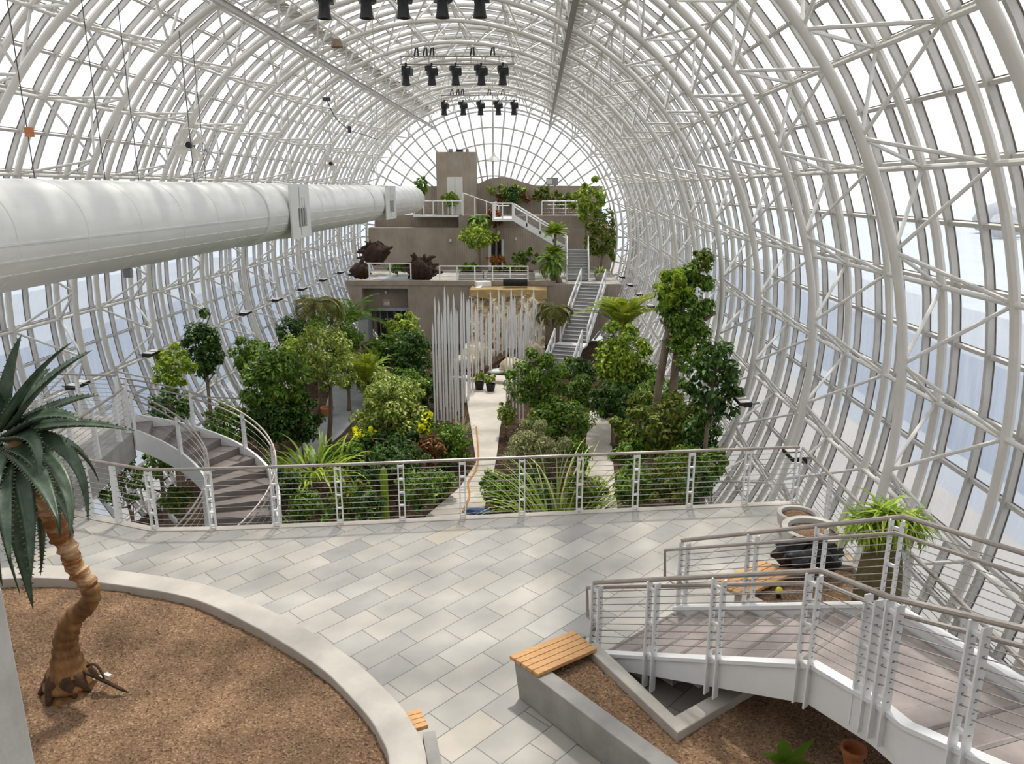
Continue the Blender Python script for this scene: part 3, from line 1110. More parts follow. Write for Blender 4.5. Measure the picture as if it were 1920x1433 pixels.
def rail_for(v, v2, sgn, posts):
    """both handrails, cables and posts of one side"""
    H = 1.08
    up = [(*sxy(-.05, v), .03 + H), (*sxy(STOP, v), ZL + H - .01), (*kxy(0, v2), ZL + H + .03), (*kxy(4.2, v2), ZL + H + .03 + 4.2 * SLP)]
    if sgn > 0:
        up = [up[0], (*sxy(STOP, v), ZL + H), (*kxy(0, v2), ZL + H + .16), (*kxy(4.2, v2), ZL + H + .16 + 4.2 * SLP)]
    mb = MB()
    mb.tube(up, 0.026, 8)
    mb.build('handrail', M['handrail'], ST, smooth=True)
    io = -sgn * .09
    pts = [(*sxy(-.02, v), .52), (*sxy(-.05, v + io), .52), (*sxy(-.22, v + io), .56), (*sxy(-.24, v + io), .93)]
    pts += [(*sxy(STOP - .03, v + io), up[1][2] - .16), (*kxy(0, v2 + io), up[2][2] - .16), (*kxy(4.2, v2 + io), up[3][2] - .16)]
    mb = MB()
    mb.tube(pts, 0.021, 8)
    mb.build('handrail', M['handrail'], ST, smooth=True)
    for k in range(9):
        z = .18 + .78 * k / 8
        mb = MB()
        mb.tube([(p[0], p[1], p[2] - H + z + .12 * (1 - k / 8)) for p in up], 0.0055, 5)
        mb.build('cable', M['cable'], ST, smooth=True)
    for (kind, s) in posts:
        if kind == 's':
            x, y = sxy(s, v)
            z0 = max(0.004, min(s / TR1 * RS1, ZL) - .2)
            zt_ = np.interp(s, [-.05, STOP], [up[0][2], up[1][2]])
            d = dS
        else:
            x, y = kxy(s, v2)
            z0 = ZL - .2 + max(0, s) * SLP
            zt_ = up[2][2] + s * SLP
            d = u2
        twin_post((x, y, z0), float(zt_) - .03, d)


rail_for(-.08, -.08, -1, (('s', 0.0), ('s', .80), ('s', 1.58), ('s', 2.5), ('k', -.14), ('k', .07), ('k', .78), ('k', 1.6), ('k', 2.4)))
rail_for(WID + .08, W2 + .08, 1, (('s', 0.0), ('s', .95), ('s', 1.75), ('s', 2.5), ('k', .5), ('k', 1.5), ('k', 2.5)))

# ------------------------------------------------------------------ aloe
def leaf_blade(P, w0, th, upv, teeth=0.0, prof=0.75, keel=0.6):
    """thick tapering leaf along the points P; upv is the way its upper face looks"""
    mb = MB()
    rings = []
    n = len(P)
    up0 = Vector(upv)
    edge = []
    for i, p in enumerate(P):
        p = Vector(p)
        t = Vector(P[min(i + 1, n - 1)]) - Vector(P[max(i - 1, 0)])
        t.normalize()
        s = t.cross(up0)
        s.normalize()
        u = s.cross(t).normalized()
        f = i / (n - 1)
        w_ = w0 * max((1 - f) ** prof, 0.02) * (1.0 if f > .12 else .8 + f * 1.6)
        h = th * max((1 - f) ** 0.6, 0.05)
        rings.append([p - s * w_ / 2 + u * h * .55, p - s * w_ * .25 + u * h * .05, p + s * w_ * .25 + u * h * .05, p + s * w_ / 2 + u * h * .55, p + s * w_ * .32 - u * h * keel, p - s * w_ * .32 - u * h * keel])
        edge.append((p - s * w_ / 2 + u * h * .55, p + s * w_ / 2 + u * h * .55, s, t, w_))
    mb.sweep(rings)
    mt = MB()
    if teeth:
        for i in range(n - 1):
            L = (Vector(P[i + 1]) - Vector(P[i])).length
            k = max(1, int(L / teeth))
            for j in range(k):
                f = j / k
                for e, sg in ((0, -1), (1, 1)):
                    p = edge[i][e].lerp(edge[i + 1][e], f)
                    s, t = edge[i][2] * sg, edge[i][3]
                    r = .009
                    b = len(mt.v)
                    mt.v += [tuple(p - t * r), tuple(p + t * r), tuple(p + Vector((0, 0, r))), tuple(p + s * .022 + t * .006)]
                    mt.f += [(b, b + 1, b + 3), (b + 1, b + 2, b + 3), (b + 2, b, b + 3)]
    return mb, mt


YA = 6.75
al = thing('aloe_tree', 'tall tree aloe with bent peeling trunk and long toothed leaves in the curved bed', 'plant', at_y(130, 1290, YA))
tr = [(132, 1296, .26), (128, 1262, .20), (124, 1225, .135), (124, 1195, .115), (136, 1160, .105), (160, 1138, .095), (172, 1118, .085), (163, 1092, .09), (140, 1062, .085), (128, 1030, .09), (112, 1000, .10), (98, 965, .105), (80, 920, .10), (50, 860, .09), (20, 815, .07)]
cp = catmull([(*at_y(x, y, YA), r) for x, y, r in tr], 7)
rng = np.random.default_rng(2)
rr = [float(p[3]) * (1 + .07 * math.sin(i * 1.7) + rng.normal(0, .035)) for i, p in enumerate(cp)]
SPL = 47
mb = MB()
mb.tube([p[:3] for p in cp[:SPL + 1]], rr[:SPL + 1], 16)
mb.build('trunk', M['aloe_low'], al, smooth='all')
mb = MB()
mb.tube([p[:3] for p in cp[SPL:]], rr[SPL:], 14)
mb.build('trunk', M['aloe_bark'], al, smooth='all')
b0 = at_y(132, 1285, YA)
for k in range(6):
    a = (-.5, .5, 2.1, 3.3, 4.2, 5.2)[k]
    L = rng.uniform(.22, .30)
    mb = MB()
    pts = [b0 + np.array((math.cos(a) * .12, math.sin(a) * .12, .15)), b0 + np.array((math.cos(a) * .2, math.sin(a) * .2, .07)), b0 + np.array((math.cos(a + .3) * L, math.sin(a + .3) * L, -.03))]
    mb.tube(bez(*pts, 6), [.10, .09, .07, .055, .035, .02], 8)
    mb.build('root', M['root'], al, smooth='all')
for pts, r_ in (((( .15, -.02, .2), (.4, -.06, .12), (.68, -.1, .0)), .02), (((.2, .02, .22), (.34, 0, .34), (.42, -.06, .12)), .014)):
    mb = MB()
    mb.tube(bez(*[b0 + np.array(q) for q in pts], 8), [r_] * 7 + [.006], 6)
    mb.build('root', M['root'], al, smooth='all')
for k in range(8):   # papery collars of old leaf bases
    mb = MB()
    i = SPL + 1 + k * 5
    p, q = Vector(cp[min(i, len(cp) - 2)][:3]), Vector(cp[min(i + 1, len(cp) - 1)][:3])
    d = (q - p).normalized()
    mb.tube([p - d * .01, p + d * .014, p + d * .034], [rr[min(i, len(rr) - 1)] + .006, rr[min(i, len(rr) - 1)] + .018, rr[min(i, len(rr) - 1)] - .004], 14)
    mb.build('leaf_base', M['aloe_bark'], al, smooth=True)
C0 = at_y(12, 815, YA)
# (tip px, control px, base px, depth offset of tip, width)
LV = [((135, 642), (60, 690), (5, 800), -.15, .16), ((173, 657), (80, 700), (15, 800), .2, .15), ((186, 741), (110, 745), (30, 805), .45, .10),
      ((150, 790), (90, 755), (20, 810), -.35, .15), ((252, 808), (120, 775), (10, 818), .05, .12), ((72, 905), (85, 790), (15, 820), -.6, .11),
      ((165, 978), (160, 800), (25, 825), -.1, .13), ((186, 905), (150, 800), (30, 822), .5, .11), ((140, 1058), (110, 850), (20, 835), .1, .15),
      ((62, 1142), (25, 960), (10, 840), -.35, .17), ((76, 1080), (95, 900), (15, 840), .4, .12), ((38, 1115), (-20, 940), (5, 840), .0, .13),
      ((112, 1010), (110, 870), (20, 838), -.3, .12), ((5, 1100), (-30, 950), (0, 840), .3, .14), ((40, 628), (10, 700), (5, 800), .3, .12),
      ((95, 690), (50, 720), (10, 800), .6, .12), ((-40, 1080), (-60, 930), (-5, 840), -.2, .14), ((-60, 640), (-30, 710), (0, 800), .0, .14),
      ((-190, 720), (-100, 720), (-5, 805), .2, .13), ((-220, 830), (-120, 770), (-5, 815), -.2, .13), ((-150, 980), (-140, 830), (-5, 825), .1, .13), ((-90, 1050), (-100, 880), (-5, 832), .5, .13)]
LV += [((138, 1000), (100, 880), (30, 838), -.5, .13), ((110, 980), (80, 880), (25, 838), -1.05, .15), ((58, 1090), (60, 900), (20, 838), -.9, .15), ((130, 1010), (150, 860), (25, 835), -.85, .13), ((20, 1060), (0, 900), (8, 838), -1.0, .15), ((-20, 1010), (-20, 880), (5, 838), -.9, .15), ((88, 1000), (70, 880), (20, 838), .15, .15), ((45, 1040), (45, 900), (15, 838), .1, .16), ((100, 965), (90, 850), (20, 835), -.75, .12), ((20, 1010), (10, 900), (8, 838), -.7, .13)]
for k, (t, c, b, dy, w_) in enumerate(LV):
    p2 = at_y(*t, YA + dy)
    p1 = at_y(*c, YA + dy * .6)
    p0 = at_y(*b, YA)
    P = [Vector(p) for p in bez(p0, p1, p2, 16)]
    d = P[-1] - P[0]
    horiz = Vector((d.x, d.y, 0))
    upv = Vector((0, 0, 1)) * (1.0 if abs(d.z) < horiz.length else .3) + (horiz.normalized() if d.z < 0 else -horiz.normalized()) * (.9 if abs(d.z) > .4 else .2) + Vector((0.1, -.45, .1))
    m1, m2 = leaf_blade(P, w_ * 1.75, .06, upv, .045)
    lf = m1.build('leaf', M['aloe'], al, smooth='all')
    m2.build('tooth_edge', M['thorn'], lf)
mb = MB()
for k in range(5):
    q = b0 + np.array((.32 + .03 * k, -.02 + .02 * (k % 2), .10 + .012 * k))
    mb.box(q, (.07, .04, .014), k * .7)
tag(mb.build('paper_scrap', M['door_white']), 'small white scrap lying on the mulch by the aloe roots', 'scrap')


# ------------------------------------------------------------------ plants
def kites(c, nrm, axis, L, W, fold=.12):
    """leaf kites from arrays: centre, normal, long axis"""
    side = np.cross(nrm, axis)
    side /= np.linalg.norm(side, axis=1, keepdims=True) + 1e-9
    L = L[:, None]
    W = W[:, None]
    v = np.stack([c - axis * L * .5, c - axis * L * .02 + side * W * .5 + nrm * L * fold, c + axis * L * .5 - nrm * L * fold, c - axis * L * .02 - side * W * .5 + nrm * L * fold], 1)
    n = len(c)
    return v.reshape(-1, 3), np.arange(n * 4).reshape(n, 4)


def unit(a):
    return a / (np.linalg.norm(a, axis=1, keepdims=True) + 1e-9)


def blob_leaves(mb, rng, c, rad3, n, L, W, droop=0.3, shell=.55):
    d = unit(rng.normal(size=(n, 3)))
    r = shell + (1 - shell) * rng.random(n) ** .7
    r = np.where(rng.random(n) < .12, r * rng.uniform(.3, 1.15, n), r)
    p = np.array(c) + d * r[:, None] * np.array(rad3)
    nrm = unit(d * np.array((1, 1, 1)) * .8 + np.array((0, 0, .7)) + rng.normal(size=(n, 3)) * .45)
    ax = unit(d + rng.normal(size=(n, 3)) * .8 - np.array((0, 0, droop)))
    ax = unit(ax - nrm * np.sum(ax * nrm, 1, keepdims=True))
    s = rng.uniform(.7, 1.25, n)
    mb.arrays(*kites(p, nrm, ax, L * s, W * s))


def clip(mb, rmax=9.2):
    """drop leaves that would poke through the trusses"""
    v = np.array(mb.v)
    bad = (v[:, 0] ** 2 + (v[:, 2] - AZ) ** 2) > rmax * rmax
    if not bad.any():
        return mb
    used, f2 = set(), []
    for q in mb.f:
        if not any(bad[i] for i in q):
            f2.append(q)
            used.update(q)
    ids = sorted(used)
    m = {o: n for n, o in enumerate(ids)}
    mb.v = [mb.v[i] for i in ids]
    mb.f = [tuple(m[i] for i in q) for q in f2]
    return mb



def crown(rng, c, rad3, nblob, nleaf, L, W, lump=.5, droop=.3, flat=1.0):
    """a lumpy crown of leaves: many clusters over an ellipsoid"""
    mb = MB()
    c = np.array(c, float)
    rad3 = np.array(rad3, float)
    per = max(12, nleaf // (nblob + 1))
    blob_leaves(mb, rng, c, rad3 * .72, per * 2, L, W, droop, .5)
    # spread blob centres
    for k in range(nblob):
        z = 1 - 2 * (k + .5) / nblob
        a = k * 2.399963 + rng.uniform(-.5, .5)
        rr = math.sqrt(max(0, 1 - z * z))
        d = np.array((math.cos(a) * rr, math.sin(a) * rr, z))
        o_ = rng.uniform(.5, .95)
        p = c + d * rad3 * o_
        q = rad3.min() * lump * rng.uniform(.75, 1.3) * (1.0 if o_ < .82 else .62)
        blob_leaves(mb, rng, p, (q, q, q * .8 * flat), per, L, W, droop, .4)
    return mb


def limbs(rng, base, top, r0, spread, n, mbx=None, clipr=None):
    mb = mbx or MB()
    base, top = np.array(base, float), np.array(top, float)
    mid = (base + top) / 2 + rng.normal(size=3) * np.array((.08, .08, 0)) * np.linalg.norm(top - base) * .5
    trunk = bez(base, mid, top, 10)
    mb.tube(trunk, [r0 * (1 - .55 * i / 9) * (1.35 if i == 0 else 1) for i in range(10)], 8)
    for k in range(n):
        i = int(rng.integers(5, 10))
        a = k * 2.4 + rng.uniform(-.4, .4)
        e = trunk[i] + np.array((math.cos(a) * spread[0], math.sin(a) * spread[1], spread[2] * rng.uniform(.3, 1)))
        if clipr and math.hypot(e[0], e[2] - AZ) > clipr:
            continue
        m = (trunk[i] + e) / 2 + np.array((0, 0, .12 * spread[2]))
        mb.tube(bez(trunk[i], m, e, 6), [r0 * .45 * (1 - .8 * q / 5) for q in range(6)], 6)
    return mb


def frond(mb, base, az, el, L, droop, ll, nl=26, wl=.035, hang=.35, rach=None):
    """palm frond: arching stalk with two rows of leaflets"""
    base = np.array(base, float)
    pts = [base]
    e = el
    n = 14
    for i in range(n):
        e -= droop / n * (1 + 1.2 * i / n)
        pts.append(pts[-1] + np.array((math.cos(az) * math.cos(e), math.sin(az) * math.cos(e), math.sin(e))) * L / n)
    P = np.array(pts)
    (rach or mb).tube(pts, [.02 * (1 - .8 * i / n) + .004 for i in range(n + 1)], 5)
    f = np.linspace(.12, .99, nl)
    q = np.stack([np.interp(f * n, np.arange(n + 1), P[:, k]) for k in range(3)], 1)
    t = unit(np.stack([np.interp(np.minimum(f * n + .3, n), np.arange(n + 1), P[:, k]) for k in range(3)], 1) - np.stack([np.interp(np.maximum(f * n - .3, 0), np.arange(n + 1), P[:, k]) for k in range(3)], 1))
    s = unit(np.cross(t, np.array((0, 0, 1.0))))
    u = np.cross(s, t)
    ln = ll * (np.sin(np.clip(f * PI * .95 + .12, 0, PI)) * .75 + .25)
    for sg in (-1, 1):
        d = unit(s * sg * .8 + t * .55 + u * .18 - np.array((0, 0, hang)))
        tip = q + d * ln[:, None]
        midp = q + d * ln[:, None] * .5 + u * .04 * ln[:, None]
        wd = t * wl * .5
        v = np.stack([q - wd * .6, midp - wd, tip, midp + wd], 1).reshape(-1, 3)
        mb.arrays(v, np.arange(len(q) * 4).reshape(-1, 4))


def strap(mb, base, az, el, L, droop, w_, n=6):
    """one arching strap leaf"""
    p = np.array(base, float)
    e = el
    s = np.array((-math.sin(az), math.cos(az), 0))
    b = len(mb.v)
    for i in range(n + 1):
        ww = w_ * (1 - i / n) ** .7 * (.6 + .4 * min(1, i / n * 4))
        mb.v += [tuple(p - s * ww / 2), tuple(p + s * ww / 2)]
        e -= droop / n * (1 + i / n)
        p = p + np.array((math.cos(az) * math.cos(e), math.sin(az) * math.cos(e), math.sin(e))) * L / n
    for i in range(n):
        mb.f.append((b + 2 * i, b + 2 * i + 1, b + 2 * i + 3, b + 2 * i + 2))


def plant_tree(name, label, cpx, hpx, Y, mat, gz=GZ, base=None, leaf=.2, dens=1.0, nblob=16, lump=.45, trunk=.09, depth=None, cat='tree', seed=1, group=None, droop=.3, bare=0.0, lw=.5):
    """crown centre and half size in photograph pixels at the distance Y; the trunk goes down to gz"""
    rng = np.random.default_rng(seed)
    c = at_y(*cpx, Y)
    k = px_scale(Y)
    rx, rz = hpx[0] * k, hpx[1] * k * 1.03
    ry = depth or (rx * .9)
    bx = c[0] if base is None else at_y(base, cpx[1], Y)[0]
    t = thing(name, label, cat, (bx, Y, gz), group)
    area = 4 * PI * ((rx * ry) ** 1.6 + (rx * rz) ** 1.6 + (ry * rz) ** 1.6) ** (1 / 1.6) / 3 ** (1 / 1.6)
    leaf *= .87
    n = int(min(8500, max(300, dens * area / (leaf * leaf * lw * .5) * 1.5)))
    mb = crown(rng, c, (rx, ry, rz), nblob, n, leaf, leaf * lw, lump, droop)
    clip(mb).build('foliage', M[mat], t, smooth='all')
    top = (c[0], Y, c[2] + rz * .3)
    if trunk:
        limbs(rng, (bx, Y, gz + .005), top, trunk, (rx * .7, ry * .7, rz * .7), 7, clipr=9.2).build('trunk', M['bark'], t, smooth='all')
    return t


def plant_palm(name, label, cpx, Y, mat, n, L, ll, gz=GZ, el=(1.2, .2), droop=1.4, trunk=.12, seed=1, wl=.05, hang=.35, nl=26, cat='palm', group=None, lean=0.0):
    rng = np.random.default_rng(seed)
    c = at_y(*cpx, Y)
    t = thing(name, label, cat, (c[0] - lean, Y, gz), group)
    mb, mr = MB(), MB()
    for k in range(n):
        a = k * 2.399963 + rng.uniform(-.2, .2)
        e = el[0] + (el[1] - el[0]) * k / max(n - 1, 1) + rng.uniform(-.12, .12)
        frond(mb, c, a, e, L * rng.uniform(.85, 1.1), droop * rng.uniform(.8, 1.2), ll, nl, wl, hang, mr)
    fr = clip(mb).build('frond', M[mat], t)
    clip(mr).build('stalk', M[mat], fr)
    if trunk and c[2] - gz > .15:
        mb = MB()
        mb.tube(bez((c[0] - lean, Y, gz + .005), (c[0] - lean * .2, Y, (c[2] + gz) / 2), c, 12), [trunk * (1.2 - .35 * i / 11 + .05 * (i % 2)) for i in range(12)], 10)
        mb.build('trunk', M['bark'], t, smooth='all')
    return t


def plant_straps(name, label, px, Y, mat, n, L, w_, gz=GZ, spread=.5, droop=1.2, el=(1.45, .6), seed=1, cat='plant', group=None, z=None):
    rng = np.random.default_rng(seed)
    c = at_y(*px, Y)
    z = gz + .01 if z is None else z
    mb = MB()
    for k in range(n):
        a = rng.uniform(0, 2 * PI)
        r = spread * math.sqrt(rng.random())
        a2 = a + rng.uniform(-.6, .6)
        strap(mb, (c[0] + r * math.cos(a), Y + r * math.sin(a), z), a2, rng.uniform(el[1], el[0]), L * rng.uniform(.6, 1.1), droop * rng.uniform(.5, 1.2), w_)
    return tag(mb.build(name, M[mat], origin=(c[0], Y, z)), label, cat, group)


# pachypodium in the planter behind the stairs
PX, PY = 7.62, 8.35
pa = thing('pachypodium', 'swollen trunk plant with a mop of narrow green leaves behind the stairs', 'plant', (PX, PY, .37))
prof = [(.27, 0), (.275, .2), (.26, .45), (.25, .6), (.225, .8), (.175, 1.0), (.13, 1.12), (.115, 1.2)]
mb = MB()
mb.lathe(prof, (PX, PY, .385), 20)
mb.build('trunk', M['palm_trunk'], pa, smooth='all')
rng = np.random.default_rng(7)
mb = MB()
for (bx, by, bz, nn, LL) in ((0, 0, 1.30, 230, .52), (-.24, .05, 1.2, 130, .44), (.22, -.05, 1.24, 130, .44), (0, .2, 1.2, 60, .44)):
    for k in range(nn):
        strap(mb, (PX + bx + rng.normal(0, .05), PY + by + rng.normal(0, .05), .385 + bz + rng.uniform(-.08, .08)), rng.uniform(0, 2 * PI), rng.uniform(-.1, 1.35), LL * rng.uniform(.7, 1.1), rng.uniform(.9, 1.9), .05)
mb.build('foliage', M['l_bright'], pa)
mb = MB()
for b in ((-.22, .05), (.2, -.05), (0, .2)):
    mb.tube([(PX, PY, .385 + 1.0), (PX + b[0] * .6, PY + b[1] * .6, .385 + 1.12), (PX + b[0], PY + b[1], .385 + 1.22)], [.1, .08, .05], 8)
mb.build('branch', M['palm_trunk'], pa, smooth='all')

# broad leaved plant and terracotta pot in the shade of the stairs
g0 = at_z(1475, 1433, .4)
bl = thing('broadleaf_plant', 'young plant with broad dark leaves in the shaded mulch under the stairs', 'plant', (g0[0], g0[1], .36))
for k, (tx, ty, dy, w_) in enumerate(((1466, 1384, 0, .13), (1528, 1386, .05, .12), (1432, 1412, -.05, .11), (1512, 1420, -.2, .12), (1545, 1440, -.1, .12), (1450, 1440, -.15, .12))):
    p2 = at_y(tx, ty, g0[1] + dy)
    p0 = np.array((g0[0], g0[1], .37))
    p1 = (p0 + p2) / 2 + np.array((0, 0, .05))
    P = bez(p0, p1, p2, 9)
    mb = MB()
    rings = []
    s = np.array((math.cos(k * 1.3), math.sin(k * 1.3) * .3, 0)) * 1.0
    s = np.cross(p2 - p0, (0, 1, .3))
    s /= np.linalg.norm(s)
    b = 0
    for i, p in enumerate(P):
        f = i / 8
        ww = w_ * (math.sin(PI * min(1, f * .85 + .15)) ** .9 if f < 1 else 0.02) * .5
        ww = max(ww, .004)
        mb.v += [tuple(p - s * ww), tuple(p + np.array((0, .012, -.012))), tuple(p + s * ww)]
    for i in range(8):
        for j in range(2):
            q = 3 * i + j
            mb.f.append((q, q + 1, q + 4, q + 3))
    mb.build('leaf', M['l_mid'], bl, smooth='all')
g1 = at_z(1600, 1412, .5)
tp = MB()
tp.lathe([(.07, .0), (.10, .14), (.115, .15), (.115, .185), (.095, .185), (.085, .1), (.01, .09)], (g1[0], g1[1], .372), 20)
tag(tp.build('terracotta_pot', M['terracotta'], smooth=True), 'empty terracotta flowerpot standing in the shade under the stairs', 'pot')

# ------------------------------------------------------------------ garden ground
mb = MB()
mb.prism([(-8.9, 6.0), (8.9, 6.0), (8.9, 50), (-8.9, 50)], GZ - .4, GZ)
struct(mb.build('floor_garden', M['soil'], origin=(0, 0, GZ)))
paths = [('floor_path', 'path', [(868, 704), (962, 704), (948, 760), (938, 800), (932, 850), (926, 885), (914, 930), (900, 985), (760, 1015), (800, 968), (862, 915), (893, 868), (886, 820), (878, 770)], .02),
         ('floor_path', 'path', [(1106, 772), (1144, 772), (1148, 850), (1160, 985), (1118, 985), (1098, 900), (1096, 850)], .03),
         ('floor_path', 'greypath', [(628, 700), (700, 690), (690, 760), (640, 815), (560, 885), (520, 885), (600, 800)], .025)]
for nm, m_, px, dz in paths:
    mb = MB()
    mb.prism([tuple(at_z(x, y, GZ)[:2]) for x, y in px], GZ + .001, GZ + dz)
    struct(mb.build(nm, M[m_]))

# ------------------------------------------------------------------ concrete terraces at the far end
YF = 48.5
L1, L2 = -0.5, 3.55


def block(name, x0, x1, y0, y1, z0, z1, m_='mountain', parent=None):
    mb = MB()
    mb.box(((x0 + x1) / 2, (y0 + y1) / 2, (z0 + z1) / 2), (x1 - x0, y1 - y0, z1 - z0))
    o = mb.build(name, M[m_], parent)
    return o if parent else struct(o)


def prism_y(name, prof, y0, y1, m_='mountain'):
    mb = MB()
    n = len(prof)
    for yy in (y0, y1):
        mb.v += [(q[0], yy, q[1]) for q in prof]
    mb.f += [tuple(range(n)), tuple(range(n, 2 * n))[::-1]]
    for i in range(n):
        j = (i + 1) % n
        mb.f.append((j, i, n + i, n + j))
    return struct(mb.build(name, M[m_]))


def side(z0, z1, s, r=9.28, n=8):
    """the curved edge that follows the inside of the trusses, from z0 up to z1"""
    return [(s * math.sqrt(r * r - (z - AZ) ** 2), z) for z in np.linspace(z0, z1, n)]


nx0, nx1 = at_y(680, 560, YF)[0], at_y(765, 560, YF)[0]
prism_y('wall_front_1', [(nx0, L1)] + side(AZ - math.sqrt(9.28 ** 2 - nx0 ** 2) + .02, L1, -1), YF, YF + .8)
prism_y('wall_front_2', [(nx1, GZ), (nx1, L1)] + side(GZ, L1, 1)[::-1], YF, YF + .8)
block('wall_front_3', nx0, nx1, YF, YF + .8, at_y(700, 541, YF)[2], L1)
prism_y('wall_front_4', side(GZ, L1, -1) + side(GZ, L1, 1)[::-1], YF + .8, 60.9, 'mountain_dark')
block('floor_level_1', -8.95, 8.9, YF, 57.2, L1 + .001, L1 + .03, 'deck')
block('trim_31', -9.0, 4.6, YF - .06, YF + .3, L1 - .1, L1 + .2)
dz_ = at_y(700, 583, YF)[2]
block('trim_32', nx0 + .25, nx1, YF + .2, YF + .85, dz_ - .02, dz_ + .14, 'greypath')
block('trim_33', nx0 - .25, nx0 + .42, YF - .6, YF + .75, GZ, dz_ - .05, 'greypath')
dr = thing('entrance_door', 'dark entrance opening under the concrete niche beyond the palms', 'door', ((nx0 + nx1) / 2, YF + .7, GZ))
block('pane', nx0 + .75, nx1 - .1, YF + .74, YF + .79, GZ + .01, dz_ - .02, 'door_dark', dr)  # dark panel stands in for the unlit inside of the opening
for k in range(6):
    x = nx0 + .5 + (nx1 - nx0 - .65) * k / 5
    block('frame_bar', x - .03, x + .03, YF + .68, YF + .74, GZ + .01, dz_ - .02, 'grey_box', dr)
p = at_y(725, 567, YF + .75)
sg = thing('wall_sign', 'small square pinkish sign on the recessed concrete panel above the entrance', 'sign', p)
block('plate', p[0] - .22, p[0] + .22, YF + .75, YF + .79, p[2] - .28, p[2] + .2, 'sign', sg)
for (dx, s_) in ((-.09, .06), (.08, .07)):
    block('mark', p[0] + dx - s_, p[0] + dx + s_, YF + .74, YF + .75, p[2] - .16, p[2] + .04, 'door_white', sg)
p = at_y(724, 548, YF + .75)
mb = MB()
mb.lathe([(.03, 0), (.10, .03), (.10, .16), (.05, .22)], (p[0], YF + .68, p[2] - .1), 10)
tag(mb.build('wall_lamp', M['door_white']), 'small white lamp fixed above the pinkish sign', 'lamp')

Y2 = 57.0
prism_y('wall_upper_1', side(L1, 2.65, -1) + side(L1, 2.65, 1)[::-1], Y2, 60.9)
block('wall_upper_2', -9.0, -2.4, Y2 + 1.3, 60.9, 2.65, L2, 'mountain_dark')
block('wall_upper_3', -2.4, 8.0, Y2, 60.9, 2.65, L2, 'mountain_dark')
block('floor_level_2', -9.0, 8.0, Y2 + 1.3, 60.9, L2, L2 + .02, 'deck')
# curved ends following the tube
prof = [at_y(x, y, 60)[[0, 2]] for x, y in ((772, 350), (818, 349), (884, 350), (900, 343), (918, 335), (940, 332), (962, 335), (982, 342), (1003, 348), (1130, 349))]
mb = MB()
pts = [(prof[0][0], L2)] + [tuple(q) for q in prof] + [(prof[-1][0], L2)]
b = 0
for yy in (60.0, 60.7):
    mb.v += [(q[0], yy, q[1]) for q in pts]
n = len(pts)
mb.f += [tuple(range(n)), tuple(range(n, 2 * n))[::-1]]
for i in range(n):
    j = (i + 1) % n
    mb.f.append((j, i, n + i, n + j))
struct(mb.build('wall_back', M['mountain']))
ty = 58.9
t0, t1 = at_y(817, 285, ty), at_y(892, 285, ty)
tw = thing('lift_tower', 'square concrete tower with a pale door rising above the top deck', 'tower', ((t0[0] + t1[0]) / 2, ty, L2 + .02))
block('shaft', t0[0], t1[0], ty, 59.98, L2 + .02, t0[2], 'mountain', tw)
d0, d1 = at_y(838, 332, ty), at_y(868, 372, ty)
dd = block('door', d0[0], d1[0], ty - .05, ty, L2 + .03, d0[2], 'door_white', tw)
block('door_seam', (d0[0] + d1[0]) / 2 - .015, (d0[0] + d1[0]) / 2 + .015, ty - .06, ty - .05, L2 + .05, d0[2] - .05, 'grey_box', dd)
for (x, y, w_, h_, m_, lab) in ((845, 282, 7, 6, 'grey_box', 'small grey vent box on the roof of the concrete tower'), (862, 282, 12, 5, 'black', 'black fan unit on the roof of the concrete tower'), (876, 282, 5, 6, 'grey_box', 'narrow grey box at the edge of the concrete tower roof')):
    p = at_y(x, 285, ty + .5)
    k = px_scale(ty)
    t = thing('roof_unit', lab, 'roof unit', (p[0], ty + .5, t0[2]))
    block('casing', p[0] - w_ * k * .5, p[0] + w_ * k * .5, ty + .3, ty + .8, t0[2] + .04, t0[2] + h_ * k, m_, t)
    block('foot', p[0] - w_ * k * .4, p[0] + w_ * k * .4, ty + .35, ty + .75, t0[2] + .001, t0[2] + .04, 'grey_box', t)
p = at_y(1035, 347, 60.3)
t = thing('roof_unit', 'grey ventilation unit on top of the rear concrete wall', 'roof unit', (p[0], 60.3, p[2]))
zt = float(np.interp(p[0], [q[0] for q in prof], [q[1] for q in prof]))
block('casing', p[0] - .45, p[0] + .45, 60.05, 60.6, zt + .03, zt + .6, 'grey_box', t)
block('louvre', p[0] - .4, p[0] + .0, 60.02, 60.05, zt + .1, zt + .5, 'door_white', t)
# door of the middle level
q0, q1 = at_y(916, 450, Y2), at_y(945, 450, Y2)
dm = thing('glazed_door', 'black glazed door with white frame in the middle concrete wall', 'door', ((q0[0] + q1[0]) / 2, Y2, L1 + .03))
block('pane', q0[0] + .2, q1[0] - .2, Y2 - .04, Y2 - .003, L1 + .03, q0[2], 'door_dark', dm)
for x in (q0[0] + .1, q1[0] - .1):
    block('frame', x - .1, x + .1, Y2 - .07, Y2 - .003, L1 + .03, q0[2] + .05, 'door_white', dm)
for px_, py_ in ((845, 451), (967, 448), (935, 436)):
    p = at_y(px_, py_, Y2)
    mb = MB()
    mb.lathe([(.05, 0), (.1, .03), (.1, .18), (.04, .22)], (p[0], Y2 - .12, p[2] - .1), 10)
    tag(mb.build('wall_lamp', M['door_white']), {845: 'small round wall lamp on the blank middle concrete wall', 967: 'small round wall lamp between the glazed door and the white stairs', 935: 'small round wall lamp above the black glazed door'}[px_], 'lamp')


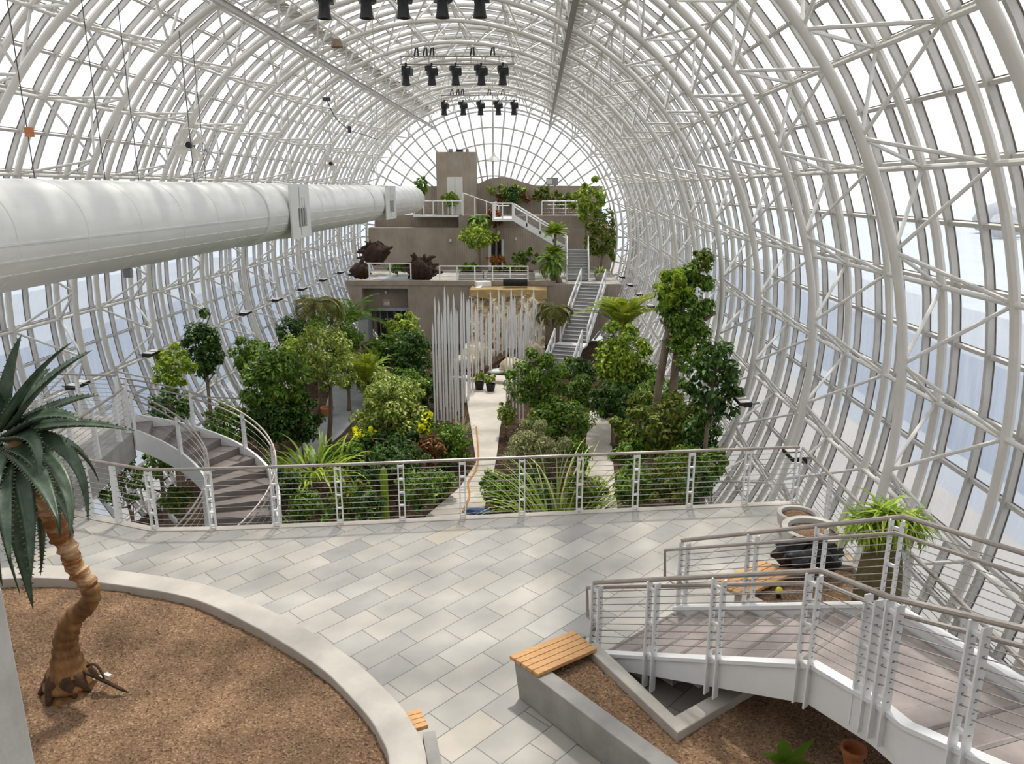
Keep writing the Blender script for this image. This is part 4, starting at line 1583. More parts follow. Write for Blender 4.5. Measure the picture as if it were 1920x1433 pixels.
def far_rail(name, label, a, b, n, h=1.05, mids=3):
    a, b = np.array(a, float), np.array(b, float)
    t = thing(name, label, 'railing', (a + b) / 2)
    for k in range(n):
        p = a + (b - a) * k / (n - 1)
        mb = MB()
        mb.box((p[0], p[1], p[2] + h / 2 + .002), (.085, .06, h - .004))
        mb.build('post', M['rail_white'], t)
    for k, z in enumerate([h] + [h * (i + 1) / (mids + 1) for i in range(mids)]):
        mb = MB()
        mb.tube([a + np.array((0, 0, z)), b + np.array((0, 0, z))], .035 if k == 0 else .008, 6)
        mb.build('handrail' if k == 0 else 'cable', M['rail_white' if k == 0 else 'cable'], t, smooth=True)
    return t


xl = lambda px_, Y: at_y(px_, 500, Y)[0]
far_rail('deck_railing', 'white railing along the edge of the middle deck between the driftwood stumps', (xl(692, 49.2), 49.2, L1 + .2), (xl(770, 49.2), 49.2, L1 + .2), 3)
far_rail('deck_railing', 'white railing along the edge of the middle deck above the waterfall', (xl(824, 49.2), 49.2, L1 + .03), (xl(990, 49.2), 49.2, L1 + .03), 6)
far_rail('deck_railing', 'white railing of the top deck beside the end of the great duct', (xl(780, 57.2), 57.2, L2), (xl(868, 57.2), 57.2, L2), 6)
block('trim_34', xl(778, 57.2), xl(870, 57.2), 57.1, 58.4, L2 - .12, L2, 'rail_white')
far_rail('deck_railing', 'white railing of the top deck by the tall tree near the glass', (xl(1015, 57.1), 57.1, L2), (xl(1080, 57.1), 57.1, L2), 4)


def far_stairs(name, label, p0, p1, width, n, land=None):
    """p0 bottom centre, p1 top centre; treads across"""
    p0, p1 = np.array(p0, float), np.array(p1, float)
    d = p1 - p0
    dh = np.array((d[0], d[1], 0))
    run = np.linalg.norm(dh)
    u = dh / run
    s = np.array((-u[1], u[0], 0))
    t = thing(name, label, 'staircase', p0)
    rz = math.atan2(u[1], u[0])
    for k in range(n):
        f = (k + .5) / n
        c = p0 + dh * f
        z = p0[2] + d[2] * (k + 1) / n
        mb = MB()
        mb.box((c[0], c[1], z - .03), (run / n * .92, width, .05), rz)
        mb.box((c[0] + u[0] * run / n * .42, c[1] + u[1] * run / n * .42, z + .04), (.02, width, d[2] / n * .5), rz)
        mb.build('tread', M['greypath'], t)
    for sg in (-1, 1):
        o = s * sg * (width / 2 + .05)
        mb = MB()
        mb.bar(p0 + o + np.array((0, 0, .05)), p1 + o + np.array((0, 0, .05)), .08, .34)
        mb.build('stringer', M['rail_white'], t)
        for hz, nm in ((1.0, 'handrail'), (.82, 'handrail')):
            mb = MB()
            mb.tube([p0 + o + np.array((0, 0, hz)), p1 + o + np.array((0, 0, hz))], .03, 6)
            mb.build(nm, M['rail_white'], t, smooth=True)
        for hz in (.3, .5, .66):
            mb = MB()
            mb.tube([p0 + o + np.array((0, 0, hz)), p1 + o + np.array((0, 0, hz))], .008, 5)
            mb.build('cable', M['cable'], t, smooth=True)
        for k in range(5):
            p = p0 + d * k / 4 + o
            mb = MB()
            mb.box((p[0], p[1], p[2] + .52), (.08, .08, .98), rz)
            mb.build('post', M['rail_white'], t)
    if land is not None:
        mb = MB()
        c = p1 + u * land / 2
        mb.box((c[0], c[1], p1[2] - .06), (land, width + .25, .12), rz)
        mb.build('landing', M['rail_white'], t)
    return t


zA = -3.2
uB = np.array((1.5, 5.0)) / np.linalg.norm((1.5, 5.0))
pB0, pB1 = np.array((5.65, 43.0, zA)), np.array((7.1, 48.35, L1))
far_stairs('garden_stairs', 'long straight white stairs climbing from the lower landing to the middle deck', pB0, pB1, 1.5, 16)
pA1 = pB0 - np.array((uB[0], uB[1], 0)) * 1.3
pA0 = pA1 - np.array((uB[0], uB[1], 0)) * 2.3 - np.array((0, 0, zA - GZ))
far_stairs('garden_stairs', 'lowest short white stairs rising out of the planting to the first landing', pA0, pA1, 1.5, 8, land=1.2)
pC0, pC1 = np.array((6.2, 49.9, L1 + .03)), np.array((6.25, 52.1, 1.37))
far_stairs('garden_stairs', 'short white stairs from the middle deck up to a landing by the agave', pC0, pC1, 1.35, 11, land=1.35)
pD0, pD1 = np.array((5.5, 52.8, 1.37)), np.array((1.85, 52.8, L2 - .05))
far_stairs('garden_stairs', 'highest white stairs slanting up to the top deck', pD0, pD1, 1.2, 12)
br = thing('footbridge', 'white edged footbridge joining the highest stairs to the top deck', 'bridge', (1.1, 54.8, L2 - .2))
block('slab', .4, 1.84, 52.15, 56.98, L2 - .2, L2 - .03, 'rail_white', br)
for x in (.45, 1.1, 1.78):
    block('post', x - .04, x + .04, 52.2, 52.28, L2 - .03, L2 + .97, 'rail_white', br)
block('handrail', .4, 1.82, 52.2, 52.27, L2 + .97, L2 + 1.03, 'rail_white', br)
for y in (53.4, 54.6, 55.8):
    block('post', .42, .5, y, y + .08, L2 - .03, L2 + .97, 'rail_white', br)
block('handrail', .42, .49, 52.27, 56.9, L2 + .97, L2 + 1.03, 'rail_white', br)
rp = thing('ramp_railing', 'white sloping railing between the concrete tower and the footbridge', 'railing', (-.6, 57.1, L2))
q = [at_y(x, y, 57.1) for x, y in ((868, 362), (935, 386), (955, 386))]
mb = MB()
mb.tube(q, .035, 6)
mb.build('handrail', M['rail_white'], rp)
for x, y in ((868, 362), (890, 370), (912, 378), (935, 386)):
    p = at_y(x, y, 57.1)
    z0 = L2 if p[2] > L2 + .3 else L2
    block('post', p[0] - .04, p[0] + .04, 57.06, 57.14, min(z0, p[2] - .2), p[2], 'rail_white', rp)
# deck planter beds, pool, pipe, chute
for (xa, xb, lab) in ((860, 905, 'low curved concrete planter of green shrubs on the middle deck under the small tree'), (912, 1003, 'long low concrete planter of shrubs on the middle deck above the waterfall')):
    x0, x1 = xl(xa, 50.4), xl(xb, 50.4)
    t = thing('deck_planter', lab, 'planter', ((x0 + x1) / 2, 50.9, L1 + .03))
    block('box', x0, x1, 50.3, 51.5, L1 + .031, .06, 'planter', t)
    block('soil', x0 + .1, x1 - .1, 50.4, 51.4, .06, .09, 'soil', t)
pl_ = thing('reflecting_pool', 'pale shallow pool on the middle deck behind the railing and stumps', 'pool', (xl(735, 50), 50, L1 + .03))
block('rim', xl(698, 49.6), xl(772, 49.6), 49.3, 51.6, L1 + .031, L1 + .12, 'deck', pl_)
block('surface', xl(702, 49.8), xl(768, 49.8), 49.45, 51.4, L1 + .12, L1 + .14, 'pool', pl_)
p = at_y(967, 529, 47.6)
mb = MB()
mb.tube([(p[0] - .8, 47.7, p[2]), (p[0] + .75, 47.7, p[2])], .27, 14)
tag(mb.build('culvert_pipe', M['black'], smooth=True), 'short black corrugated pipe lying on the lip of the waterfall', 'pipe')
p0, p1 = at_y(902, 533, 48.0), at_y(884, 558, 46.6)
ch = thing('water_chute', 'white angled water chute beside the waterfall', 'chute', p1)
mb = MB()
mb.bar(p0, p1, .34, .1)
mb.build('trough', M['rail_white'], ch)
mb = MB()
mb.box((p0[0] + .1, p0[1] + .2, p0[2]), (.95, .7, .3), .3)
mb.build('basin', M['rail_white'], ch)

# rock waterfall
rng = np.random.default_rng(21)
x0, x1 = at_y(884, 600, 46.5)[0], at_y(1022, 600, 46.5)[0]
wf = thing('rock_waterfall', 'yellowish rock waterfall face behind the white rods', 'waterfall', ((x0 + x1) / 2, 46.5, GZ))
nx, nz = 60, 44
mb = MB()
ph = rng.uniform(0, 6, 12)
for j in range(nz + 1):
    for i in range(nx + 1):
        x = x0 + (x1 - x0) * i / nx
        f = j / nz
        z = GZ + (-.86 - GZ) * f
        # strata with steps
        st = math.floor(f * 7 + .6 * math.sin(x * 1.3 + 1)) / 7
        y = 45.4 + 1.6 * st + .22 * math.sin(x * 3.1 + ph[0] + 4 * st) + .16 * math.sin(x * 7 + z * 3 + ph[1]) + .12 * math.sin(x * 11 - z * 8 + ph[2]) + rng.normal(0, .05)
        mb.v.append((x, min(y, 47.6), z))
w_ = nx + 1
for j in range(nz):
    for i in range(nx):
        k = j * w_ + i
        mb.f.append((k, k + 1, k + 1 + w_, k + w_))
b = len(mb.v)
mb.v += [(x0, 48.49, GZ), (x1, 48.49, GZ), (x0, 48.49, -.86), (x1, 48.49, -.86)]
mb.f.append((b + 2, b + 3) + tuple(nz * w_ + i for i in range(nx, -1, -1)))
mb.f.append((b,) + tuple(j * w_ for j in range(nz + 1)) + (b + 2,))
mb.f.append((b + 1, b + 3) + tuple(j * w_ + nx for j in range(nz, -1, -1)))
mb.build('rock_face', M['rock'], wf)
mb = MB()
lip = [(x, 46.6 + .12 * math.sin(x * 3), -.86 - .25 - .12 * math.sin(x * 2.3)) for x in np.linspace(x0 - .1, x1 + .1, 24)]
mb.sweep([[(p[0], p[1] - .12, p[2]), (p[0], 48.4, p[2]), (p[0], 48.4, -.62), (p[0], p[1], -.62)] for p in lip])
mb.build('lip', M['rock_lip'], wf, smooth=True)


def boulder(mb, c, r3, seed):
    r_ = np.random.default_rng(seed)
    ph = r_.uniform(0, 6, 6)
    nu, nv = 18, 10
    b = len(mb.v)
    for j in range(nv + 1):
        for i in range(nu):
            u_, v_ = 2 * PI * i / nu, PI * j / nv - PI / 2
            k = 1 + .14 * math.sin(3 * u_ + ph[0] + 2 * v_) + .1 * math.sin(5 * u_ - 4 * v_ + ph[1])
            mb.v.append((c[0] + r3[0] * k * math.cos(v_) * math.cos(u_), c[1] + r3[1] * k * math.cos(v_) * math.sin(u_), c[2] + r3[2] * k * math.sin(v_)))
    for j in range(nv):
        for i in range(nu):
            i2 = (i + 1) % nu
            mb.f.append((b + j * nu + i, b + j * nu + i2, b + (j + 1) * nu + i2, b + (j + 1) * nu + i))


for k, (px_, py_, Y, rx, rz, lab) in enumerate(((893, 668, 42.6, .95, .75, 'broad yellow boulder at the foot of the waterfall'), (872, 690, 41.5, .7, .45, 'low pale boulder beside the rods at the pool edge'), (960, 690, 40.6, .75, .5, 'tan boulder on the far side of the dark ramp'), (992, 652, 43.6, .8, .7, 'rounded yellow boulder behind the leafy tree by the ramp'))):
    c = at_y(px_, py_, Y)
    mb = MB()
    boulder(mb, (c[0], Y, GZ + rz * .75), (rx, rx * .7, rz), 30 + k)
    tag(mb.build('boulder', M['rock'], smooth=True), lab, 'boulder')
mb = MB()
a, b = at_y(992, 640, 44.6), at_y(886, 706, 39.4)
mb.bar((a[0], a[1], max(a[2], GZ + 1.1)), (b[0], b[1], GZ + .14), .55, .22)
tag(mb.build('stone_ramp', M['root']), 'dark stone ramp running down from the waterfall to the path', 'ramp')
k0, k1 = at_z(846, 712, GZ), at_z(962, 722, GZ)
mb = MB()
mb.bar((k0[0], k0[1], GZ + .1), (k1[0], k1[1], GZ + .1), .28, .16)
tag(mb.build('basin_kerb', M['kerb']), 'pale kerb closing the waterfall basin at the end of the path', 'kerb')
mb = MB()
k2 = at_z(925, 706, GZ)
mb.lathe([(.55, 0), (.7, .12), (.62, .2), (.1, .22)], (k2[0], k2[1] + .8, GZ), 18, scale=(1.2, .6))
tag(mb.build('stepping_slab', M['rail_white'], smooth=True), 'white rounded slab behind the two potted plants', 'slab')

# driftwood stumps on the middle deck
for k, (px_, py_, wx, wz, Y, lab) in enumerate(((790, 503, 36, 27, 49.7, 'big dark uprooted tree stump with jagged roots on the deck edge'), (704, 473, 34, 25, 53.5, 'dark tangled root stump standing against the middle concrete wall'), (677, 506, 25, 19, 49.8, 'brown root stump at the deck corner next to the glass'))):
    rng = np.random.default_rng(40 + k)
    kk = px_scale(Y)
    c = at_y(px_, py_, Y)
    c[2] = max(c[2], L1 + .2 + wz * kk * .75)
    t = thing('driftwood_stump', lab, 'stump', (c[0], Y, L1 + .2))
    mb = MB()
    boulder(mb, (c[0], Y, c[2] - wz * kk * .1), (wx * kk * .72, .7, wz * kk * .74), 50 + k)
    mb.build('stump', M['drift'], t, smooth='all')
    mb = MB()
    for j in range(40):
        d = unit(rng.normal(size=(1, 3)))[0]
        d[1] *= .6
        e = c + d * np.array((wx, wx * .7, wz)) * kk * rng.uniform(.6, 1.2)
        e[2] = max(e[2], L1 + .21)
        m = c + (e - c) * .6 + rng.normal(size=3) * .2
        m[2] = max(m[2], L1 + .25)
        mb.tube(bez(c + (e - c) * .3, m, e, 6), [.2, .2, .17, .14, .10, .05], 7)
    mb.build('root', M['drift'], t, smooth='all')

# ------------------------------------------------------------------ white rods of the sculpture
rng = np.random.default_rng(77)
mb = MB()
mb.lathe([(.9, 0), (.9, .4), (1.0, .84), (.9, .91), (.5, .965), (.05, 1.0)], (0, 0, 0), 8)
rp = tag(mb.build('glass_rod', M['rod'], origin=(0, 0, 0), smooth='all'), '', 'rod', 'white rods by the waterfall')
first = True


def rod(px_, py_, top, r, label):
    global first
    g = at_z(px_, py_, GZ)
    h = at_y(px_, top, g[1])[2] - GZ
    if first:
        o = rp
        first = False
    else:
        o = rp.copy()
        COL.objects.link(o)
    o.location = (g[0], g[1], GZ + .022)
    o.scale = (r * .72, r * .72, h)
    o['label'] = label


LA = 'tall white pointed rod in the near cluster beside the yellow flowering bush'
LB = 'white pointed rod standing in front of the yellow waterfall rock'
LC = 'white pointed rod in the cluster behind the leafy tree by the path'
for px_, top in ((816, 606), (821, 557), (828, 562), (833, 586), (839, 537), (845, 552), (850, 578), (855, 552), (861, 582), (869, 546)):
    rod(px_, rng.uniform(786, 797), top, rng.uniform(.05, .075), LA)
for px_ in (825, 836, 848, 858, 867):
    rod(px_, rng.uniform(762, 785), rng.uniform(575, 605), rng.uniform(.035, .05), LA)
for k in range(20):
    f = k / 19
    px_ = 873 + 92 * f + rng.uniform(-1.5, 1.5)
    rod(px_, np.interp(f, [0, .35, 1], [752, 705, 668]) + rng.uniform(-6, 6), rng.uniform(553, 600) if k % 5 else 548, rng.uniform(.05, .085), LB)
for k in range(24):
    f = k / 23
    px_ = 937 + 79 * f + rng.uniform(-1.5, 1.5)
    rod(px_, np.interp(f, [0, .4, 1], [676, 690, 668]) + rng.uniform(-6, 6), rng.uniform(548, 596) if k % 6 else 540, rng.uniform(.05, .08), LC)
for px_ in (950, 956, 962, 968, 974, 981):
    rod(px_, rng.uniform(775, 797), rng.uniform(600, 640), rng.uniform(.04, .055), LC)

# ------------------------------------------------------------------ garden plants
T = plant_tree
# along the glass on the duct side
T('columnar_tree', 'dark narrow upright tree beside the glass wall behind the spiral stairs', (383, 652), (36, 76), 25.2, 'l_dark', leaf=.2, dens=1.3, nblob=22, lump=.5, seed=3)
T('broadleaf_tree', 'bright green small tree next to the dark upright tree by the glass', (318, 688), (46, 46), 23.3, 'l_bright', leaf=.2, dens=.9, seed=4)
T('broadleaf_tree', 'wide dense green tree between the spiral stairs and the thin trunked tree', (518, 722), (72, 82), 26.5, 'l_mid', leaf=.24, dens=1.15, nblob=22, seed=5)
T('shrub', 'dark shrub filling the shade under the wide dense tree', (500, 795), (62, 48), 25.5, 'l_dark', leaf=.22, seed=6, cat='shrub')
T('slender_tree', 'airy tree on a long thin bare trunk beside the grey path', (610, 668), (62, 74), 28.2, 'l_pale', leaf=.17, dens=.6, nblob=24, lump=.35, trunk=.11, base=604, seed=7)
T('slender_tree', 'thin leafy sapling rising among the palms towards the concrete niche', (592, 618), (26, 30), 33, 'l_mid', leaf=.2, dens=.6, seed=8)
plant_palm('feather_palm', 'palm with drooping brownish fronds beside the glass wall', (586, 572), 38, 'l_palmbrown', 18, 2.3, .8, el=(1.1, .1), droop=2.1, trunk=.16, seed=9, wl=.1)
plant_palm('feather_palm', 'upright dark green palm in front of the concrete niche wall', (652, 612), 41, 'l_mid', 14, 2.6, .7, el=(1.5, .7), droop=1.0, trunk=.12, seed=10, wl=.08)
plant_palm('cycad', 'yellowish upright fan of fronds between the thin trunked tree and the dark bushes', (686, 720), 30, 'l_yellow', 12, 1.45, .35, el=(1.55, 1.2), droop=.35, trunk=0, seed=11, wl=.09)
plant_straps('banana_plant', 'banana plant with broad pale leaves below the niche', (680, 665), 35, 'l_bright', 16, 2.1, .42, spread=.3, droop=1.5, seed=12, z=-3.4)
plant_straps('banana_plant', 'upright banana leaf plant in front of the dark entrance', (704, 640), 38, 'l_bright', 9, 1.9, .5, spread=.25, droop=.8, seed=13, z=-3.5)
T('broadleaf_tree', 'yellow green tree half covering the dark entrance', (757, 622), (36, 38), 41, 'l_bright', leaf=.28, dens=.9, seed=14)
T('broadleaf_tree', 'dense dark green tree next to the white rods', (768, 672), (48, 56), 37, 'l_dark', leaf=.26, dens=1.2, seed=15)
T('shrub', 'mid green shrub under the concrete niche between the palm and the dark tree', (722, 660), (40, 34), 38.5, 'l_mid', leaf=.26, seed=16, cat='shrub')
T('shrub', 'pale leafy shrub beyond the grey path below the banana plants', (650, 690), (42, 36), 33, 'l_pale', leaf=.24, dens=.8, seed=17, cat='shrub')
T('broadleaf_tree', 'large round pale tipped tree in front of the white rods', (733, 768), (80, 76), 26.5, 'l_pale', leaf=.2, dens=1.1, nblob=26, lump=.36, seed=18)
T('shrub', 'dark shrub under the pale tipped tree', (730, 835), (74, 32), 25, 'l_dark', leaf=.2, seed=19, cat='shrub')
for k, (c, h, lab) in enumerate((((683, 812), (34, 16), 'yellow flowering clump under the pale tipped tree beside the grey path'), ((798, 795), (18, 34), 'yellow flowering clump next to the white rods'))):
    t = T('flower_bush', lab, c, h, 25.2, 'l_mid', leaf=.17, dens=.8, seed=20 + k, cat='flowers', trunk=.03)
    mb = crown(np.random.default_rng(60 + k), at_y(*c, 25.1), (h[0] * px_scale(25), .6, h[1] * px_scale(25)), 6, 170, .16, .12, .4)
    mb.build('petal', M['petal'], t)
T('shrub', 'rounded green bush at the bend of the pale path', (842, 832), (46, 42), 26, 'l_mid', leaf=.16, dens=1.1, seed=22, cat='shrub')
T('shrub', 'blackish purple bush between the flowering clump and the path bush', (806, 842), (30, 34), 24.6, 'l_red', leaf=.2, seed=23, cat='shrub')
plant_straps('spiky_plant', 'spiky grey green plant behind the path bush at the rods', (868, 800), 28, 'l_olive', 40, .9, .05, spread=.15, droop=.5, el=(1.5, .4), seed=24, z=-3.9)
plant_straps('ginger_clump', 'bright strap leaved clump beside the curved stairs', (592, 860), 23, 'l_bright', 170, 1.5, .12, spread=1.15, droop=1.5, seed=25, z=-3.6)
plant_straps('ginger_clump', 'deeper green strap leaved clump under the bright clump behind the terrace railing', (600, 905), 21, 'l_mid', 110, 1.2, .1, spread=1.2, droop=1.5, seed=26)
T('shrub', 'green shrub behind the terrace railing next to the curved stairs', (568, 945), (36, 30), 19, 'l_mid', leaf=.18, seed=27, cat='shrub')
T('shrub', 'rusty green shrub behind the terrace railing left of the cactus'.replace('left of', 'short of'), (660, 935), (46, 38), 19.5, 'l_rusty', leaf=.18, dens=.8, seed=28, cat='shrub')
T('shrub', 'dark green shrub behind the terrace railing beyond the cactus', (785, 915), (48, 42), 21.5, 'l_mid', leaf=.18, dens=.8, seed=29, cat='shrub')
T('shrub', 'low shrub in the dark bed under the flowering clumps', (700, 880), (60, 24), 22.5, 'l_dark', leaf=.18, seed=30, cat='shrub')
c = at_y(724, 990, 19.0)
mb = MB()
tz = at_y(724, 876, 19.0)[2]
n = 20
prof_ = [(.05, 0), (.085, .2), (.09, 1.2), (.085, tz - GZ - .2), (.05, tz - GZ - .04), (.01, tz - GZ)]
rings = []
for r, z in prof_:
    rings.append([(c[0] + r * (1 + .22 * (j % 2)) * math.cos(2 * PI * j / n), 19 + r * (1 + .22 * (j % 2)) * math.sin(2 * PI * j / n), GZ + .005 + z) for j in range(n)])
mb.sweep(rings)
tag(mb.build('column_cactus', M['l_bright']), 'tall single green column cactus behind the terrace railing', 'cactus')
# under the spiral stairs
T('slender_tree', 'small bare stemmed tree under the spiral stairs beside the glass', (228, 905), (60, 48), 16.0, 'l_mid', leaf=.12, dens=.35, nblob=12, lump=.4, trunk=.06, base=262, seed=31)
T('shrub', 'leafy shrub beneath the curved stringer of the spiral stairs', (300, 868), (40, 26), 18.5, 'l_mid', leaf=.15, dens=.6, seed=32, cat='shrub')
T('shrub', 'low green shrub seen through the railing under the spiral stairs', (330, 935), (34, 28), 17, 'l_mid', leaf=.14, dens=.7, seed=33, cat='shrub')
T('shrub', 'shrub behind the spiral stair rail below the dark upright tree', (420, 790), (60, 42), 25, 'l_mid', leaf=.2, dens=.8, seed=34, cat='shrub')
T('shrub', 'dark low shrub behind the spiral stairs against the glass', (318, 765), (52, 38), 21.5, 'l_dark', leaf=.2, dens=.7, seed=35, cat='shrub')
# middle
T('broadleaf_tree', 'feathery green tree between the white rods and the far stairs', (1012, 712), (62, 68), 30, 'l_mid', leaf=.2, dens=.9, nblob=22, lump=.4, seed=40)
T('broadleaf_tree', 'green tree leaning over the second pale path', (1064, 800), (48, 62), 28, 'l_mid', leaf=.19, dens=.9, nblob=16, seed=41)
T('olive_bush', 'grey green olive bush at the edge of the pale path', (998, 838), (72, 50), 25, 'l_olive', leaf=.15, dens=1.0, nblob=22, lw=.3, seed=42, cat='shrub')
plant_straps('grass_tuft', 'tall light green grass arching behind the middle of the terrace railing', (1052, 930), 20, 'l_pale', 170, 3.3, .085, spread=.8, droop=1.15, el=(1.57, 1.2), seed=43, cat='grass plant')
T('shrub', 'small shrub behind the railing at the corner of the pale path', (940, 925), (40, 36), 21, 'l_mid', leaf=.16, seed=44, cat='shrub')
T('shrub', 'dark green shrub in the shade under the olive bush', (985, 915), (48, 40), 22, 'l_dark', leaf=.18, seed=45, cat='shrub')
T('shrub', 'yellow green shrub behind the railing beside the second path', (1112, 925), (34, 34), 20.5, 'l_pale', leaf=.2, dens=.7, seed=46, cat='shrub')
plant_straps('fern', 'bright leafy fern at the foot of the tall grass', (1090, 965), 19, 'l_pale', 60, .9, .07, spread=.6, droop=1.8, seed=47, cat='fern')
# glass side
plant_palm('golden_palm', 'golden yellow palm beside the long far stairs', (1166, 622), 32, 'l_yellow', 18, 2.3, .6, el=(1.57, 1.0), droop=.95, hang=.15, trunk=.13, seed=50, wl=.11)
T('broadleaf_tree', 'bright round tree below the golden palm', (1165, 672), (56, 72), 30, 'l_bright', leaf=.24, dens=1.1, nblob=22, seed=51)
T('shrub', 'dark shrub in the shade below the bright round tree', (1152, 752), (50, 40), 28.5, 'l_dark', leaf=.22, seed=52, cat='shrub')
vt = T('vine_tree', 'tall twin trunked tree smothered in leafy vine near the glass wall', (1282, 572), (56, 98), 24, 'l_mid', leaf=.2, dens=1.6, nblob=26, lump=.42, trunk=.2, base=1272, seed=53)
mb = crown(np.random.default_rng(91), at_y(1316, 487, 24), (.4, .4, .36), 6, 260, .2, .1, .5)
clip(mb).build('foliage', M['l_rusty'], vt)
mb = crown(np.random.default_rng(93), at_y(1300, 655, 23.6), (.75, .6, .85), 10, 800, .19, .1, .5)
clip(mb).build('foliage', M['l_mid'], vt)
mb = crown(np.random.default_rng(92), at_y(1262, 540, 23.3), (.6, .45, .8), 10, 700, .2, .1, .5)
clip(mb).build('foliage', M['l_bright'], vt)
mb = MB()
g0 = at_z(1266, 790, GZ)
mb.tube(bez((7.3, 23.9, GZ + .01), (7.25, 23.9, -2), at_y(1258, 600, 24), 10), .13, 8)
mb.tube(bez(at_y(1300, 520, 24), at_y(1310, 500, 24), at_y(1338, 478, 24), 6), [.1, .09, .08, .07, .05, .03], 7)
mb.tube(bez(at_y(1320, 600, 24), at_y(1335, 590, 24), at_y(1342, 588, 24), 6), [.08, .07, .06, .05, .05, .04], 7)
mb.build('branch', M['bark'], vt, smooth='all')
T('broadleaf_tree', 'dark drooping tree between the vine tree and the glass', (1340, 715), (58, 92), 19.8, 'l_dark', leaf=.24, dens=.85, nblob=22, lump=.4, droop=.7, seed=54)
T('broadleaf_shrub', 'broad rusty green shrub mass at the foot of the vine tree', (1237, 798), (96, 66), 22, 'l_rusty', leaf=.2, dens=1.15, nblob=30, lump=.4, seed=55, cat='shrub')
T('broadleaf_shrub', 'deep green shrub behind the rusty shrub below the twin trunks', (1255, 735), (66, 34), 25.6, 'l_mid', leaf=.22, dens=1.0, seed=56, cat='shrub')
T('shrub', 'mid green shrub behind the railing beside the second pale path', (1190, 910), (44, 44), 19, 'l_mid', leaf=.18, dens=.9, seed=57, cat='shrub')
T('shrub', 'shaded shrub behind the railing below the rusty shrub mass', (1262, 900), (56, 48), 18.6, 'l_rusty', leaf=.18, dens=.9, seed=58, cat='shrub')
T('shrub', 'loose dark shrub behind the railing nearest the glass wall'.replace('nearest', 'next to'), (1312, 905), (34, 46), 16.8, 'l_dark', leaf=.17, dens=.6, seed=59, cat='shrub')
plant_straps('reed_clump', 'thin pale reeds standing among the shrubs behind the railing', (1245, 965), 18.5, 'l_olive', 40, 1.1, .025, spread=.6, droop=.3, el=(1.5, 1.2), seed=60)
for k, (c, h, Y, m_, lf, lab) in enumerate((
        ((470, 672), (42, 44), 28.6, 'l_mid', .22, 'loose green shrub against the glass beyond the wide dense tree'),
        ((556, 676), (44, 52), 31, 'l_bright', .22, 'bright bushy shrub just beyond the thin bare trunk'),
        ((640, 640), (44, 40), 37, 'l_mid', .24, 'rounded shrub below the upright dark green palm'),
        ((545, 625), (32, 34), 33.5, 'l_dark', .24, 'dark shrub under the drooping brownish palm by the glass'),
        ((566, 788), (40, 56), 26, 'l_dark', .2, 'dark leafy shrub at the foot of the thin bare trunk'),
        ((655, 852), (52, 30), 24.3, 'l_mid', .17, 'low green shrub beyond the bright strap leaved clump'),
        ((760, 726), (52, 40), 33, 'l_mid', .22, 'mid green shrub between the dark dense tree and the pale tipped tree'),
        ((700, 715), (42, 34), 34, 'l_pale', .22, 'pale shrub behind the yellowish fan of fronds'),
        ((800, 725), (20, 50), 33.5, 'l_dark', .2, 'narrow dark shrub pressed against the near cluster of rods'),
        ((690, 945), (40, 28), 18.4, 'l_dark', .15, 'low dark plant behind the railing at the foot of the cactus'),
        ((830, 905), (30, 30), 23, 'l_mid', .15, 'small shrub at the bed corner below the path bush'),
        ((540, 905), (30, 34), 20.5, 'l_dark', .16, 'dark shrub tucked behind the outer curve of the spiral stairs'),
        ((752, 862), (66, 26), 23.4, 'l_dark', .17, 'low dark hedge like shrub in front of the flowering clumps'),
        ((948, 775), (20, 26), 29.5, 'l_pale', .17, 'small pale shrub at the path edge below the far rods'),
        ((1030, 790), (46, 52), 28.6, 'l_mid', .19, 'leafy shrub filling the gap under the feathery tree'),
        ((1085, 855), (24, 40), 25, 'l_mid', .18, 'upright green shrub bordering the second pale path'),
        ((1092, 735), (30, 46), 31.5, 'l_mid', .2, 'green shrub between the feathery tree and the second path'),
        ((1096, 700), (26, 34), 36, 'l_dark', .22, 'dark shrub at the foot of the lowest far stairs'),
        ((1215, 722), (40, 52), 30, 'l_mid', .22, 'green shrub filling in behind the bright round tree'),
        ((1322, 812), (46, 50), 20.6, 'l_dark', .2, 'dark shrub between the rusty shrub mass and the glass'),
        ((1180, 855), (40, 34), 21, 'l_mid', .18, 'green shrub on the path side of the rusty shrub mass'),
        ((1290, 868), (52, 40), 19.6, 'l_mid', .18, 'spreading green shrub in front of the rusty shrub mass'),
        ((1342, 868), (30, 40), 18.2, 'l_mid', .16, 'thin green shrub at the bottom of the glass wall'),
        ((1012, 935), (38, 36), 21.3, 'l_mid', .16, 'green shrub behind the railing within the tall grass'),
        ((1085, 925), (30, 40), 20, 'l_rusty', .17, 'bronze green shrub behind the railing beside the fern'),
        ((1070, 690), (20, 26), 38, 'l_mid', .24, 'small shrub growing beside the lowest far stairs'),
        ((920, 905), (22, 30), 22.5, 'l_mid', .15, 'small leafy shrub leaning over the pale path edge'))):
    T('shrub', lab, c, h, Y, m_, leaf=lf, dens=1.0, trunk=.035, seed=200 + k, cat='shrub')
p = at_z(1133, 782, GZ)
t = thing('potted_plant', 'dark potted plant standing on the second pale path', 'potted plant', (p[0], p[1], GZ))
mb = MB()
mb.lathe([(.2, .035), (.27, .42), (.24, .42), (.22, .36), (.02, .35)], (p[0], p[1], GZ), 14)
mb.build('pot', M['black'], t)
mb = crown(rng, (p[0], p[1], GZ + .75), (.4, .4, .35), 5, 160, .2, .1)
mb.build('foliage', M['l_dark'], t)
